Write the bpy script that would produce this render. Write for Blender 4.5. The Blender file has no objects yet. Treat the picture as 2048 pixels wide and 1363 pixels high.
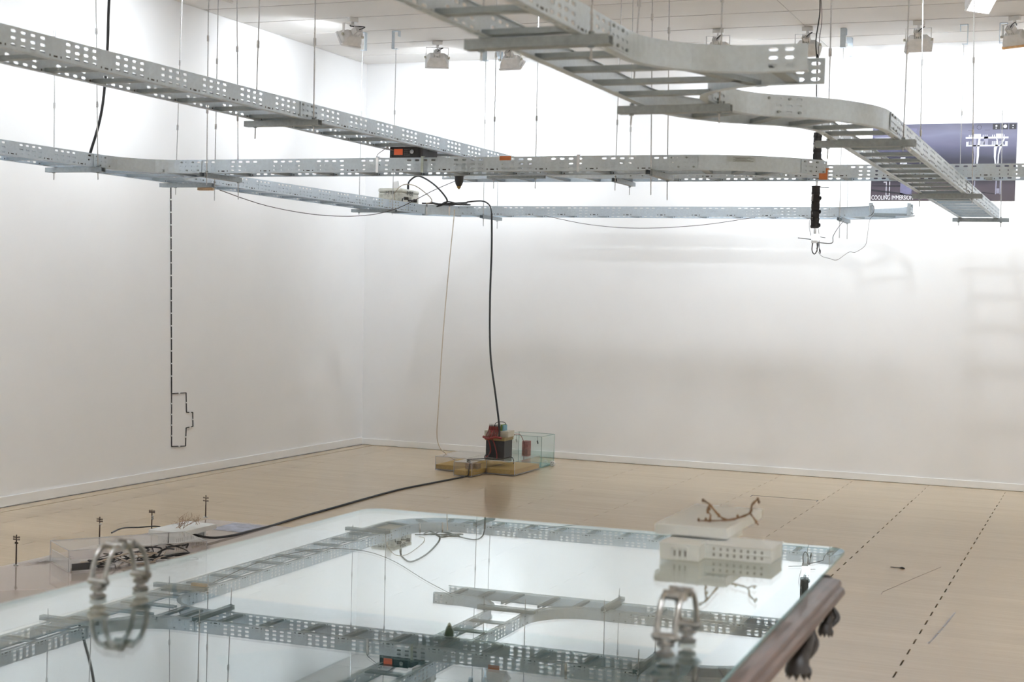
import bpy, math, random
from mathutils import Vector, Matrix
random.seed(7)
scene = bpy.context.scene
COL = scene.collection

# ------------------------------------------------------------------ camera
cam_d = bpy.data.cameras.new('camera')
cam = bpy.data.objects.new('camera', cam_d)
COL.objects.link(cam)
RX = (0.9255292789, 0.0373454703, -0.3768300276)
RY = (0.3776559278, -0.0180358936, 0.9257703315)
RZ = (0.0277768621, -0.9991396411, -0.0307964858)
EYE = 1.5
m = Matrix(((RX[0], -RX[1], -RX[2], 0), (RY[0], -RY[1], -RY[2], 0), (RZ[0], -RZ[1], -RZ[2], EYE), (0, 0, 0, 1)))
cam.matrix_world = m
cam_d.sensor_fit = 'HORIZONTAL'
cam_d.sensor_width = 36.0
cam_d.lens = 2951.436 / 2048 * 36
cam_d.clip_start = 0.05
cam_d.clip_end = 100
cam_d.dof.use_dof = True
cam_d.dof.focus_distance = 10.5
cam_d.dof.aperture_fstop = 5.0
scene.camera = cam

# ------------------------------------------------------------------ world, exposure
w = bpy.data.worlds.new('world')
scene.world = w
w.use_nodes = True
w.node_tree.nodes['Background'].inputs[0].default_value = (0.8, 0.85, 0.9, 1)
w.node_tree.nodes['Background'].inputs[1].default_value = 0.0
scene.view_settings.view_transform = 'Standard'
scene.view_settings.look = 'None'
scene.view_settings.gamma = 1
scene.view_settings.use_curve_mapping = False
scene.view_settings.exposure = 0.40
scene.cycles.max_bounces = 7
scene.cycles.diffuse_bounces = 5
scene.cycles.glossy_bounces = 4
scene.cycles.transparent_max_bounces = 20
scene.cycles.use_adaptive_sampling = True
scene.cycles.adaptive_threshold = 0.03
scene.cycles.use_light_tree = False
scene.cycles.caustics_reflective = False
scene.cycles.caustics_refractive = False

WASH_W = 9.5      # power of one wall-washing floodlight
FILL_W = 70.0     # power of the added fill floodlights over the middle of the room
LIGHT_COL = (0.87, 0.94, 1.0)

# ------------------------------------------------------------------ materials
MATS = {}
def nt(name):
    mt = bpy.data.materials.new(name); mt.use_nodes = True
    t = mt.node_tree
    return mt, t, t.nodes['Principled BSDF']
def mat(name, col, rough=0.5, metal=0.0, noise=0.0, nscale=30.0, bump=0.0, coat=0.0, spec=None, stretch=None, col2=None, emit=None, estr=0.0, trans=0.0):
    if name in MATS: return MATS[name]
    mt, t, b = nt(name)
    b.inputs['Base Color'].default_value = (*col, 1)
    b.inputs['Roughness'].default_value = rough
    b.inputs['Metallic'].default_value = metal
    if coat: b.inputs['Coat Weight'].default_value = coat
    if spec is not None: b.inputs['Specular IOR Level'].default_value = spec
    if trans:
        b.inputs['Subsurface Weight'].default_value = trans
        b.inputs['Subsurface Radius'].default_value = (0.02, 0.02, 0.018)
    if emit:
        b.inputs['Emission Color'].default_value = (*emit, 1)
        b.inputs['Emission Strength'].default_value = estr
    if noise or bump or col2:
        tc = t.nodes.new('ShaderNodeTexCoord')
        mp = t.nodes.new('ShaderNodeMapping')
        if stretch: mp.inputs['Scale'].default_value = stretch
        t.links.new(tc.outputs['Object'], mp.inputs['Vector'])
        n = t.nodes.new('ShaderNodeTexNoise'); n.inputs['Scale'].default_value = nscale; n.inputs['Detail'].default_value = 5
        t.links.new(mp.outputs['Vector'], n.inputs['Vector'])
        if noise or col2:
            r = t.nodes.new('ShaderNodeValToRGB')
            r.color_ramp.elements[0].position = 0.35; r.color_ramp.elements[1].position = 0.65
            c2 = col2 or tuple(min(1, c * (1 + noise)) for c in col)
            c1 = col if col2 else tuple(c * (1 - noise) for c in col)
            r.color_ramp.elements[0].color = (*c1, 1); r.color_ramp.elements[1].color = (*c2, 1)
            t.links.new(n.outputs['Fac'], r.inputs['Fac']); t.links.new(r.outputs['Color'], b.inputs['Base Color'])
        if bump:
            bp = t.nodes.new('ShaderNodeBump'); bp.inputs['Strength'].default_value = bump; bp.inputs['Distance'].default_value = 0.004
            t.links.new(n.outputs['Fac'], bp.inputs['Height']); t.links.new(bp.outputs['Normal'], b.inputs['Normal'])
    MATS[name] = mt
    return mt
def glass(name, tint, ior=1.5, rough=0.0, body=None):
    """clear sheet material: fresnel reflection over straight transmission"""
    if name in MATS: return MATS[name]
    mt, t, b = nt(name)
    t.nodes.remove(b)
    out = t.nodes['Material Output']
    geo = t.nodes.new('ShaderNodeNewGeometry')
    mx = t.nodes.new('ShaderNodeMix'); mx.inputs[2].default_value = ior; mx.inputs[3].default_value = 1.0 / ior
    t.links.new(geo.outputs['Backfacing'], mx.inputs[0])
    fr = t.nodes.new('ShaderNodeFresnel'); t.links.new(mx.outputs[0], fr.inputs['IOR'])
    tr = t.nodes.new('ShaderNodeBsdfTransparent'); tr.inputs[0].default_value = (*tint, 1)
    gl = t.nodes.new('ShaderNodeBsdfGlossy'); gl.inputs['Roughness'].default_value = rough; gl.inputs[0].default_value = (0.97, 0.985, 0.985, 1)
    ms = t.nodes.new('ShaderNodeMixShader')
    t.links.new(fr.outputs[0], ms.inputs[0]); t.links.new(gl.outputs[0], ms.inputs[2])
    if body:
        df = t.nodes.new('ShaderNodeBsdfDiffuse'); df.inputs[0].default_value = (*body[0], 1)
        m2 = t.nodes.new('ShaderNodeMixShader'); m2.inputs[0].default_value = body[1]
        t.links.new(tr.outputs[0], m2.inputs[1]); t.links.new(df.outputs[0], m2.inputs[2]); t.links.new(m2.outputs[0], ms.inputs[1])
    else:
        t.links.new(tr.outputs[0], ms.inputs[1])
    t.links.new(ms.outputs[0], out.inputs['Surface'])
    MATS[name] = mt
    return mt

M_WALL = mat('wall_paint', (0.83, 0.83, 0.835), 0.85, noise=0.008, nscale=3.0)
M_CEIL = mat('ceiling_paint', (0.74, 0.72, 0.70), 0.8, noise=0.015, nscale=2.0)
M_BASE = mat('baseboard_paint', (0.85, 0.85, 0.85), 0.5, noise=0.01, nscale=5)
M_DARK = mat('dark_gap', (0.05, 0.04, 0.035), 0.9, noise=0.1)
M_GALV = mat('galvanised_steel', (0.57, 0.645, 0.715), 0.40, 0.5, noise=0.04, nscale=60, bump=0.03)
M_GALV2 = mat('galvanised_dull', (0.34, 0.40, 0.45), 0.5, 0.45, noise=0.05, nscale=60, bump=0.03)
M_STRUT = mat('strut_steel', (0.34, 0.38, 0.405), 0.5, 0.5, noise=0.08, nscale=60)
M_ROD = mat('threaded_rod_steel', (0.55, 0.55, 0.56), 0.5, 0.6, noise=0.1, nscale=200)
M_CLIP = mat('rung_clip_dark', (0.06, 0.06, 0.065), 0.6, 0.3, noise=0.1)
M_BLACK = mat('black_rubber', (0.018, 0.018, 0.02), 0.55, noise=0.1, nscale=60)
M_BLKPL = mat('black_plastic', (0.03, 0.03, 0.033), 0.4, noise=0.08, nscale=50)
M_WIRE = mat('thin_wire_dark', (0.06, 0.05, 0.05), 0.5, noise=0.1)
M_BEIGEW = mat('beige_cable', (0.55, 0.47, 0.38), 0.5, noise=0.06)
M_BOX = mat('enclosure_plastic', (0.62, 0.62, 0.56), 0.45, noise=0.04, nscale=15)
M_INK = mat('ink', (0.09, 0.09, 0.09), 0.7, noise=0.1)
M_WHITE = mat('white_plastic', (0.80, 0.80, 0.80), 0.4, noise=0.02)
M_LAMP = mat('lamp_housing', (0.78, 0.775, 0.78), 0.4, noise=0.05, nscale=25)
M_ORANGE = mat('orange_tape', (0.62, 0.20, 0.07), 0.5, noise=0.12)
M_RED = mat('red_wire', (0.22, 0.03, 0.025), 0.45, noise=0.1)
M_SAND = mat('sand', (0.42, 0.27, 0.06), 0.9, noise=0.2, nscale=160, bump=0.4)
M_RESIN = mat('white_resin', (0.86, 0.88, 0.87), 0.55, noise=0.02, nscale=20, trans=0.15)
M_TWIG = mat('dry_twig', (0.24, 0.14, 0.07), 0.8, noise=0.3, nscale=40)
M_POLE = mat('model_pole_brown', (0.055, 0.032, 0.022), 0.7, noise=0.2, nscale=50)
M_PEWTER = mat('pewter', (0.33, 0.32, 0.30), 0.33, 0.85, noise=0.15, nscale=60)
M_WOOD = mat('varnished_mahogany', (0.050, 0.025, 0.017), 0.42, noise=0.0, nscale=9, stretch=(14, 1.2, 14), col2=(0.095, 0.050, 0.035), coat=0.12)
M_CARVE = mat('carved_dark_wood', (0.022, 0.017, 0.015), 0.5, noise=0.3, nscale=40, bump=0.3)
M_CREAM = mat('cream_metal', (0.55, 0.53, 0.45), 0.4, 0.2, noise=0.05)
M_GREEN = mat('green_module', (0.16, 0.28, 0.05), 0.4, noise=0.1)
M_LENS = mat('lamp_lens', (0.9, 0.9, 0.9), 0.2, emit=(0.97, 0.99, 1.0), estr=9.0, noise=0.01)
M_LED = mat('led_white', (0.9, 0.9, 0.9), 0.3, emit=(0.85, 0.93, 1.0), estr=5.0, noise=0.01)
M_SCREEN = mat('orange_display', (0.5, 0.1, 0.03), 0.3, emit=(1.0, 0.16, 0.06), estr=0.22, noise=0.05)
M_CHROME = mat('chrome', (0.75, 0.76, 0.78), 0.15, 1.0, noise=0.03)
M_PAPER = mat('printed_paper', (0.42, 0.44, 0.52), 0.7, noise=0.2, nscale=14)
for m_ in (M_LENS, M_LED, M_SCREEN): m_.cycles.emission_sampling = 'NONE'   # too faint next to the lamps
G_TABLE = glass('table_glass', (0.88, 0.94, 0.94), 2.5)
G_ACR = glass('clear_acrylic', (0.975, 0.972, 0.975), 1.25)
G_SANDBOX = glass('sandbox_acrylic', (0.96, 0.955, 0.955), 1.42, body=((0.85, 0.83, 0.82), 0.035))
G_TANK = glass('tank_glass', (0.955, 0.985, 0.98), 1.45)
G_WATER = glass('water', (0.85, 0.94, 0.94), 1.33)
G_EDGE = glass('glass_edge', (0.62, 0.82, 0.80), 1.4, body=((0.45, 0.66, 0.64), 0.45))
G_SHEET = glass('plastic_sheet', (0.95, 0.93, 0.92), 1.25, rough=0.05, body=((0.85, 0.76, 0.71), 0.4))

# ------------------------------------------------------------------ mesh builder
ORG = {}
class MB:
    def __init__(s): s.v = []; s.f = []
    def add(s, vs, fs):
        o = len(s.v); s.v += [tuple(p) for p in vs]; s.f += [tuple(i + o for i in f) for f in fs]
        return s
    def box(s, x0, x1, y0, y1, z0, z1):
        return s.add([(x0, y0, z0), (x1, y0, z0), (x1, y1, z0), (x0, y1, z0), (x0, y0, z1), (x1, y0, z1), (x1, y1, z1), (x0, y1, z1)],
                     [(0, 3, 2, 1), (4, 5, 6, 7), (0, 1, 5, 4), (1, 2, 6, 5), (2, 3, 7, 6), (3, 0, 4, 7)])
    def obox(s, c, a, b, d):
        c = Vector(c); a = Vector(a); b = Vector(b); d = Vector(d)
        vs = [c + i * a + j * b + k * d for k in (-1, 1) for i, j in ((-1, -1), (1, -1), (1, 1), (-1, 1))]
        return s.add(vs, [(0, 3, 2, 1), (4, 5, 6, 7), (0, 1, 5, 4), (1, 2, 6, 5), (2, 3, 7, 6), (3, 0, 4, 7)])
    def tube(s, pts, r, n=6, cap=True):
        pts = [Vector(p) for p in pts]; N = len(pts)
        rr = r if isinstance(r, (list, tuple)) else [r] * N
        t0 = (pts[1] - pts[0]).normalized()
        up = Vector((0, 0, 1)) if abs(t0.z) < 0.9 else Vector((1, 0, 0))
        u = t0.cross(up).normalized(); vs = []
        for i, p in enumerate(pts):
            t = (pts[min(i + 1, N - 1)] - pts[max(i - 1, 0)]).normalized()
            u = (u - t * u.dot(t)).normalized(); v = t.cross(u)
            for k in range(n):
                a = 2 * math.pi * k / n
                vs.append(p + (u * math.cos(a) + v * math.sin(a)) * rr[i])
        fs = [(i * n + k, i * n + (k + 1) % n, (i + 1) * n + (k + 1) % n, (i + 1) * n + k) for i in range(N - 1) for k in range(n)]
        if cap:
            fs.append(tuple(range(n - 1, -1, -1))); fs.append(tuple((N - 1) * n + k for k in range(n)))
        return s.add(vs, fs)
    def cyl(s, p, q, r, n=10): return s.tube([p, q], r, n)
    def lathe(s, prof, c, n=12, axis='z'):
        vs = []
        for r, h in prof:
            for k in range(n):
                a = 2 * math.pi * k / n; x = r * math.cos(a); y = r * math.sin(a)
                if axis == 'z': vs.append((c[0] + x, c[1] + y, c[2] + h))
                elif axis == 'y': vs.append((c[0] + x, c[1] + h, c[2] + y))
                else: vs.append((c[0] + h, c[1] + x, c[2] + y))
        N = len(prof)
        fs = [(i * n + k, i * n + (k + 1) % n, (i + 1) * n + (k + 1) % n, (i + 1) * n + k) for i in range(N - 1) for k in range(n)]
        fs.append(tuple(range(n - 1, -1, -1))); fs.append(tuple((N - 1) * n + k for k in range(n)))
        return s.add(vs, fs)
    def ball(s, c, rx, ry=None, rz=None, n=10, mrows=6):
        ry = ry or rx; rz = rz or rx
        prof = [(max(1e-4, math.sin(math.pi * i / mrows)), -math.cos(math.pi * i / mrows)) for i in range(mrows + 1)]
        o = len(s.v); s.lathe(prof, (0, 0, 0), n)
        for i in range(o, len(s.v)):
            x, y, z = s.v[i]; s.v[i] = (c[0] + x * rx, c[1] + y * ry, c[2] + z * rz)
        return s
    def prism(s, poly, z0, z1):
        n = len(poly)
        return s.add([(x, y, z0) for x, y in poly] + [(x, y, z1) for x, y in poly],
                     [tuple(range(n - 1, -1, -1)), tuple(range(n, 2 * n))] + [(i, (i + 1) % n, n + (i + 1) % n, n + i) for i in range(n)])
    def mesh(s, name, material):
        me = bpy.data.meshes.new(name)
        me.from_pydata(s.v, [], s.f); me.update()
        if material: me.materials.append(material)
        return me
    def build(s, name, material, parent=None, smooth=None, solid=None, bevel=None):
        o0 = Vector((0, 0, 0))
        if parent is not None: o0 = ORG[parent.name]
        elif s.v:
            xs = [p[0] for p in s.v]; ys = [p[1] for p in s.v]; zs = [p[2] for p in s.v]
            o0 = Vector(((min(xs) + max(xs)) / 2, (min(ys) + max(ys)) / 2, min(zs)))
        s.v = [(p[0] - o0.x, p[1] - o0.y, p[2] - o0.z) for p in s.v]
        me = s.mesh(name, material)
        ob = bpy.data.objects.new(name, me); COL.objects.link(ob)
        if smooth:
            me.polygons.foreach_set('use_smooth', [True] * len(me.polygons))
            me.set_sharp_from_angle(angle=math.radians(smooth))
        if parent is not None: ob.parent = parent
        else: ob.location = o0
        ORG[ob.name] = o0
        if solid:
            md = ob.modifiers.new('thickness', 'SOLIDIFY'); md.thickness = solid; md.offset = 0
        if bevel:
            md = ob.modifiers.new('edges', 'BEVEL'); md.width = bevel; md.segments = 2; md.limit_method = 'ANGLE'
        return ob
def thing(name, loc, label, cat, group=None):
    o = bpy.data.objects.new(name, None); COL.objects.link(o)
    o.location = loc; o.empty_display_size = 0.1
    ORG[o.name] = Vector(loc)
    return tag(o, label, cat, group)
def tag(o, label=None, cat=None, group=None, kind=None):
    if label: o['label'] = label
    if cat: o['category'] = cat
    if group: o['group'] = group
    if kind: o['kind'] = kind
    return o
def inst(name, me, parent, loc, rotz=0.0):
    o = bpy.data.objects.new(name, me); COL.objects.link(o)
    o.parent = parent; o.location = Vector(loc) - ORG[parent.name]; o.rotation_euler = (0, 0, rotz)
    return o
def smoothpts(pts, k=6):
    P = [Vector(p) for p in pts]; out = []
    for i in range(len(P) - 1):
        a = P[max(i - 1, 0)]; b = P[i]; c = P[i + 1]; d = P[min(i + 2, len(P) - 1)]
        for j in range(k):
            t = j / k
            out.append(0.5 * ((2 * b) + (c - a) * t + (2 * a - 5 * b + 4 * c - d) * t * t + (3 * b - a - 3 * c + d) * t ** 3))
    out.append(P[-1]); return out
def cable(name, pts, r, material, label, cat='cable', k=6, n=6, parent=None):
    o = MB().tube(smoothpts(pts, k), r, n).build(name, material, parent, smooth=50)
    if parent is None: tag(o, label, cat)
    return o
def text(name, body, size, material, parent, loc, rot, align='LEFT', ext=0.0004, sx=1.0, fit=None):
    cu = bpy.data.curves.new(name, 'FONT'); cu.body = body; cu.size = size; cu.align_x = align; cu.extrude = ext
    to = bpy.data.objects.new(name + '_tmp', cu); COL.objects.link(to)
    dg = bpy.context.evaluated_depsgraph_get(); dg.update()
    me = bpy.data.meshes.new_from_object(to.evaluated_get(dg))
    bpy.data.objects.remove(to); bpy.data.curves.remove(cu)
    me.materials.clear(); me.materials.append(material)
    if fit: sx = fit / (max(v.co.x for v in me.vertices) - min(v.co.x for v in me.vertices))
    mx = Matrix.Translation(Vector(loc) - ORG[parent.name]) @ rot.to_4x4() @ Matrix.Diagonal((sx, 1, 1, 1))
    me.transform(mx)
    o = bpy.data.objects.new(name, me); COL.objects.link(o); o.parent = parent
    ORG[o.name] = ORG[parent.name]
    return o

# ------------------------------------------------------------------ room
WX0, WX1, WY0, WY1, CZ = -6.79, 6.2, -4.5, 12.844, 3.71
TOPX = -6.837
def struct(o): o['kind'] = 'structure'; return o
# floor
fl = struct(MB().box(WX0 - 0.1, WX1 + 0.1, WY0 - 0.1, WY1 + 0.1, -0.12, -0.012).build('floor', M_DARK))
def plank_mat():
    mt, t, b = nt('oak_floor')
    oi = t.nodes.new('ShaderNodeObjectInfo'); ge = t.nodes.new('ShaderNodeNewGeometry'); tc = t.nodes.new('ShaderNodeTexCoord')
    ad = t.nodes.new('ShaderNodeMath'); ad.operation = 'ADD'
    t.links.new(oi.outputs['Random'], ad.inputs[0]); t.links.new(ge.outputs['Random Per Island'], ad.inputs[1])
    frc = t.nodes.new('ShaderNodeMath'); frc.operation = 'FRACT'; t.links.new(ad.outputs[0], frc.inputs[0])
    r1 = t.nodes.new('ShaderNodeValToRGB')
    r1.color_ramp.elements[0].color = (0.545, 0.42, 0.278, 1); r1.color_ramp.elements[1].color = (0.575, 0.443, 0.295, 1)
    t.links.new(frc.outputs[0], r1.inputs[0])
    mp = t.nodes.new('ShaderNodeMapping'); mp.inputs['Scale'].default_value = (0.8, 30, 1)
    t.links.new(ge.outputs['Position'], mp.inputs[0])
    n = t.nodes.new('ShaderNodeTexNoise'); n.inputs['Scale'].default_value = 2.0; n.inputs['Detail'].default_value = 6
    t.links.new(mp.outputs[0], n.inputs['Vector'])
    n.inputs['Roughness'].default_value = 0.7
    r2 = t.nodes.new('ShaderNodeValToRGB'); r2.color_ramp.elements[0].position = 0.3; r2.color_ramp.elements[1].position = 0.7
    r2.color_ramp.elements[0].color = (0.88, 0.87, 0.85, 1); r2.color_ramp.elements[1].color = (1.05, 1.06, 1.06, 1)
    t.links.new(n.outputs['Fac'], r2.inputs[0])
    mx = t.nodes.new('ShaderNodeMix'); mx.data_type = 'RGBA'; mx.blend_type = 'MULTIPLY'; mx.inputs[0].default_value = 1
    t.links.new(r1.outputs[0], mx.inputs[6]); t.links.new(r2.outputs[0], mx.inputs[7]); t.links.new(mx.outputs[2], b.inputs['Base Color'])
    b.inputs['Roughness'].default_value = 0.17
    b.inputs['Specular IOR Level'].default_value = 0.45
    bp = t.nodes.new('ShaderNodeBump'); bp.inputs['Strength'].default_value = 0.03; bp.inputs['Distance'].default_value = 0.002
    t.links.new(n.outputs['Fac'], bp.inputs['Height']); t.links.new(bp.outputs[0], b.inputs['Normal'])
    return mt
M_OAK = plank_mat()
PITCH, PLEN = 0.109, 1.24
pl = []
row = 0; y = WY1 - 0.004
while y > WY0:
    off = -1.39 if row % 2 == 0 else -0.77
    x = off - PLEN * 5
    while x < WX1:
        a = max(x, -6.643); b2 = min(x + PLEN, WX1)
        if b2 - a > 0.02: pl.append((a, b2, y - PITCH, y))
        x += PLEN
    y -= PITCH; row += 1
def in_view(p):
    cx = (p[0] + p[1]) / 2; cy = (p[2] + p[3]) / 2
    return 5.3 < cy and -0.9 * cy - 0.6 < cx < -0.04 * cy + 0.6 and not (cy < 6.2 and cx < -1.6)
vis = sorted([p for p in pl if in_view(p)], key=lambda p: p[2] ** 2 + p[0] ** 2)[:290]
vset = set(vis)
full = MB().box(-PLEN / 2, PLEN / 2, -PITCH / 2, PITCH / 2, -0.012, 0.0)
full.v = [(p[0] * (1 - 0.003 / PLEN) if p[2] < -1 else p[0] - math.copysign(0.0018, p[0]), p[1] - math.copysign(0.0002, p[1]), p[2]) for p in full.v]
full_me = full.mesh('plank', M_OAK)
open_me = MB().add([(v[0] if v[0] < 0 else v[0] - 0.004, v[1], v[2]) for v in full.v], full.f).mesh('plank', M_OAK)
def plank_box(mbx, p): mbx.box(p[0] + 0.0018, p[1] - 0.0018, p[2] + 0.0002, p[3] - 0.0002, -0.012, 0.0)
rest = MB()
for p in pl:
    if p in vset:
        if abs(p[1] - p[0] - PLEN) < 1e-4:
            inst('plank', open_me if min(abs(p[1] + 1.39), abs(p[1] + 0.77)) < 0.01 else full_me, fl, ((p[0] + p[1]) / 2, (p[2] + p[3]) / 2, 0))
        else:
            q = MB(); plank_box(q, p); q.build('plank', M_OAK, fl)
    else: plank_box(rest, p)
rest.build('floorboards', M_OAK, fl)['kind'] = 'stuff'
yy = WY1
while yy > WY0:
    MB().box(WX0 + 0.021, -6.650, max(WY0, yy - 2.4) + 0.001, yy - 0.001, -0.012, 0.0005).build('border_board', M_OAK, fl)
    yy -= 2.4
# lid of a floor box: a thin metal-edged seam in the boards
hl = MB()
hl.box(-2.55, -2.04, 11.309, 11.314, 0.0, 0.0012)
hl.box(-2.552, -2.546, 11.24, 11.314, 0.0, 0.0012); hl.box(-2.044, -2.038, 11.24, 11.314, 0.0, 0.0012)
hl.build('hatch_seam', M_DARK, fl)

tag(MB().tube(smoothpts([(-1.134, 8.65, 0.003), (-1.09, 8.648, 0.003), (-1.068, 8.645, 0.0035), (-1.052, 8.645, 0.003)], 3), [.002, .002, .002, .002, .003, .006, .0075, .006, .003, .001], 6).build('dry_leaf', mat('leaf_dark', (0.07, 0.06, 0.045), 0.8, noise=0.2)), 'small dark dry leaf lying on the floor at the right', 'leaf')
M_SCUFF = mat('scuff_grey', (0.36, 0.36, 0.37), 0.6, noise=0.1, nscale=60)
sc = MB()
for (xa, ya), (xb, yb) in zip(((-0.712, 6.78), (-0.695, 7.02), (-0.687, 7.167)), ((-0.695, 7.0), (-0.687, 7.15), (-0.670, 7.53))):
    sc.add([(xa - .005, ya, 0.0004), (xa + .005, ya, 0.0004), (xb + .004, yb, 0.0004), (xb - .004, yb, 0.0004)], [(0, 1, 2, 3)])
sc.build('scuff_mark', M_SCUFF, fl)['kind'] = 'stuff'
MB().tube([(-1.067, 7.811, 0.0002), (-1.07, 7.884, 0.0002), (-0.97, 8.36, 0.0002), (-0.872, 8.824, 0.0002)], 0.0012, 4).build('scratch', mat('scratch_brown', (0.22, 0.15, 0.09), 0.7, noise=0.1), fl)

# walls (the left wall leans outwards a little, as in the photograph)
wl = MB()
wl.add([(WX0, WY0, -0.02), (WX0, WY1 + 0.1, -0.02), (TOPX, WY1 + 0.1, CZ + 0.1), (TOPX, WY0, CZ + 0.1),
        (WX0 - 0.12, WY0, -0.02), (WX0 - 0.12, WY1 + 0.1, -0.02), (TOPX - 0.12, WY1 + 0.1, CZ + 0.1), (TOPX - 0.12, WY0, CZ + 0.1)],
       [(3, 2, 1, 0), (4, 5, 6, 7), (0, 1, 5, 4), (1, 2, 6, 5), (2, 3, 7, 6), (3, 0, 4, 7)])
struct(wl.build('wall_left', M_WALL))
struct(MB().box(TOPX - 0.15, WX1 + 0.1, WY1, WY1 + 0.1, -0.02, CZ + 0.1).build('wall_back', M_WALL))
struct(MB().box(WX1, WX1 + 0.1, WY0 - 0.1, WY1, -0.02, CZ + 0.1).build('wall_right', M_WALL))
struct(MB().box(WX0 - 0.3, WX1 + 0.1, WY0 - 0.1, WY0, -0.02, CZ + 0.1).build('wall_front', M_WALL))
bl = MB().box(WX0 - 0.001, WX0 + 0.012, WY0, WY1 - 0.012, 0.002, 0.072)
struct(bl.build('baseboard_left', M_BASE, bevel=0.003))
struct(MB().box(WX0, WX1, WY1 - 0.012, WY1, 0.002, 0.062).build('baseboard_back', M_BASE, bevel=0.003))
# ceiling: backing slab with boards below it, open joints between them
ce = struct(MB().box(TOPX - 0.15, WX1 + 0.1, WY0 - 0.1, WY1 + 0.1, CZ + 0.018, CZ + 0.12).build('ceiling', M_DARK))
ys = [12.838, 12.352, 11.768, 11.19, 10.615, 10.037]
while ys[-1] > WY0: ys.append(ys[-1] - 0.5775)
for i in range(len(ys) - 1):
    for x0, x1 in ((TOPX + 0.008, -2.364), (-2.364, 2.1), (2.1, WX1)):
        MB().box(x0 + 0.002, x1 - 0.002, ys[i + 1] + 0.010, ys[i] - 0.010, CZ, CZ + 0.016).build('ceiling_board', M_CEIL, ce)

# ------------------------------------------------------------------ floodlights
def aim_light(name, loc, target, power, sx, sy, parent, spread=150):
    ld = bpy.data.lights.new(name, 'AREA'); ld.shape = 'RECTANGLE'; ld.size = sx; ld.size_y = sy
    ld.energy = power; ld.color = LIGHT_COL; ld.spread = math.radians(spread)
    o = bpy.data.objects.new(name, ld); COL.objects.link(o)
    d = (Vector(target) - Vector(loc)).normalized()
    o.rotation_euler = d.to_track_quat('-Z', 'Y').to_euler()
    o.parent = parent; o.location = Vector(loc) - ORG[parent.name]
    return o
def floodlight(x, y, target, power, label, group=None, lensmat=None, tint=None, spread=140):
    root = thing('floodlight', (x, y, CZ), label, 'spotlight', group)
    d = Vector(target) - Vector((x, y, CZ - 0.16)); d.normalize()
    side = d.cross(Vector((0, 0, 1))).normalized(); upv = side.cross(d).normalized()
    hz = Vector((side.x, side.y, 0)).normalized(); fw = Vector((d.x, d.y, 0)).normalized()
    c = Vector((x, y, CZ - 0.145))
    MB().obox(Vector((x, y, CZ - 0.018)), hz * 0.045, fw * 0.017, (0, 0, 0.018)).build('track_adapter', M_WHITE, root, bevel=0.004)
    MB().cyl((x, y, CZ - 0.034), (x, y, CZ - 0.058), 0.012, 8).build('swivel', M_LAMP, root)
    yk = MB()
    yk.obox(Vector((x, y, CZ - 0.058)), hz * 0.098, fw * 0.012, (0, 0, 0.002))
    for s in (-1, 1): yk.obox(Vector((x, y, CZ - 0.103)) + hz * 0.097 * s, hz * 0.002, fw * 0.012, (0, 0, 0.046))
    yk.build('yoke', M_WHITE, root)
    for s in (-1, 1):
        MB().cyl(c + hz * 0.093 * s, c + hz * 0.112 * s, 0.011, 8).build('knob', M_CREAM, root)
    # tapered housing: small at the back, wide at the lens
    hb = MB(); A = 0.075; B = 0.03
    back = [c - d * 0.03 + side * A * i * 0.85 + upv * B * j for i, j in ((-1, -1), (1, -1), (1, 1), (-1, 1))]
    mid = [c + d * 0.02 + side * 0.092 * i + upv * 0.05 * j for i, j in ((-1, -1), (1, -1), (1, 1), (-1, 1))]
    frn = [c + d * 0.055 + side * 0.098 * i + upv * 0.06 * j for i, j in ((-1, -1), (1, -1), (1, 1), (-1, 1))]
    hb.add(back + mid + frn, [(3, 2, 1, 0)] + [(a, (a + 1) % 4, 4 + (a + 1) % 4, 4 + a) for a in range(4)] + [(4 + a, 4 + (a + 1) % 4, 8 + (a + 1) % 4, 8 + a) for a in range(4)] + [(8, 9, 10, 11)])
    hb.build('housing', M_LAMP, root, bevel=0.006)
    fin = MB()
    for k in range(5): fin.obox(c - d * 0.055 + side * (k - 2) * 0.014, side * 0.003, upv * 0.026, d * 0.03)
    fin.build('heat_sink', M_LAMP, root)
    MB().cyl(c - d * 0.078, c - d * 0.05, 0.028, 10).build('end_cap', M_LAMP, root)
    rim = MB()
    for i in (-1, 1):
        rim.obox(c + d * 0.06 + side * 0.1 * i, side * 0.004, upv * 0.064, d * 0.008)
        rim.obox(c + d * 0.06 + upv * 0.062 * i, side * 0.1, upv * 0.004, d * 0.008)
    rim.build('lens_frame', M_LAMP if tint is None else tint, root)
    MB().obox(c + d * 0.057, side * 0.094, upv * 0.056, d * 0.0015).build('lens', lensmat or M_LENS, root)
    p0 = Vector((x, y, CZ - 0.05)); p3 = c - d * 0.075
    MB().tube(smoothpts([p0, p0 + fw * 0.03 + Vector((0, 0, -0.015)), p3 - d * 0.02 + hz * 0.05 + Vector((0, 0, 0.02)), p3 + hz * 0.03 - d * 0.03, p3], 5), 0.004, 5).build('power_lead', M_BLACK, root)
    aim_light('lamp', c + d * 0.064, c + d, power, 0.18, 0.11, root, spread)
    return root
WY = WY1
floodlight(-5.79, 10.62, (-6.8, 11.0, 2.9), WASH_W, 'white floodlight nearest the left wall, turned sideways to it')
floodlight(-5.58, 11.783, (-6.05, WY, 2.8), WASH_W, 'white floodlight on the ceiling near the back corner')
floodlight(-4.98, 12.02, (-4.95, WY, 2.55), WASH_W, 'white floodlight half hidden behind the close-up ladder rung')
floodlight(-3.063, 11.789, (-3.05, WY, 2.55), WASH_W, 'white floodlight above the wavy rail of the near ladder')
floodlight(-2.351, 11.86, (-2.35, WY, 2.55), WASH_W, 'white floodlight above the end of the short ladder branch')
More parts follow.
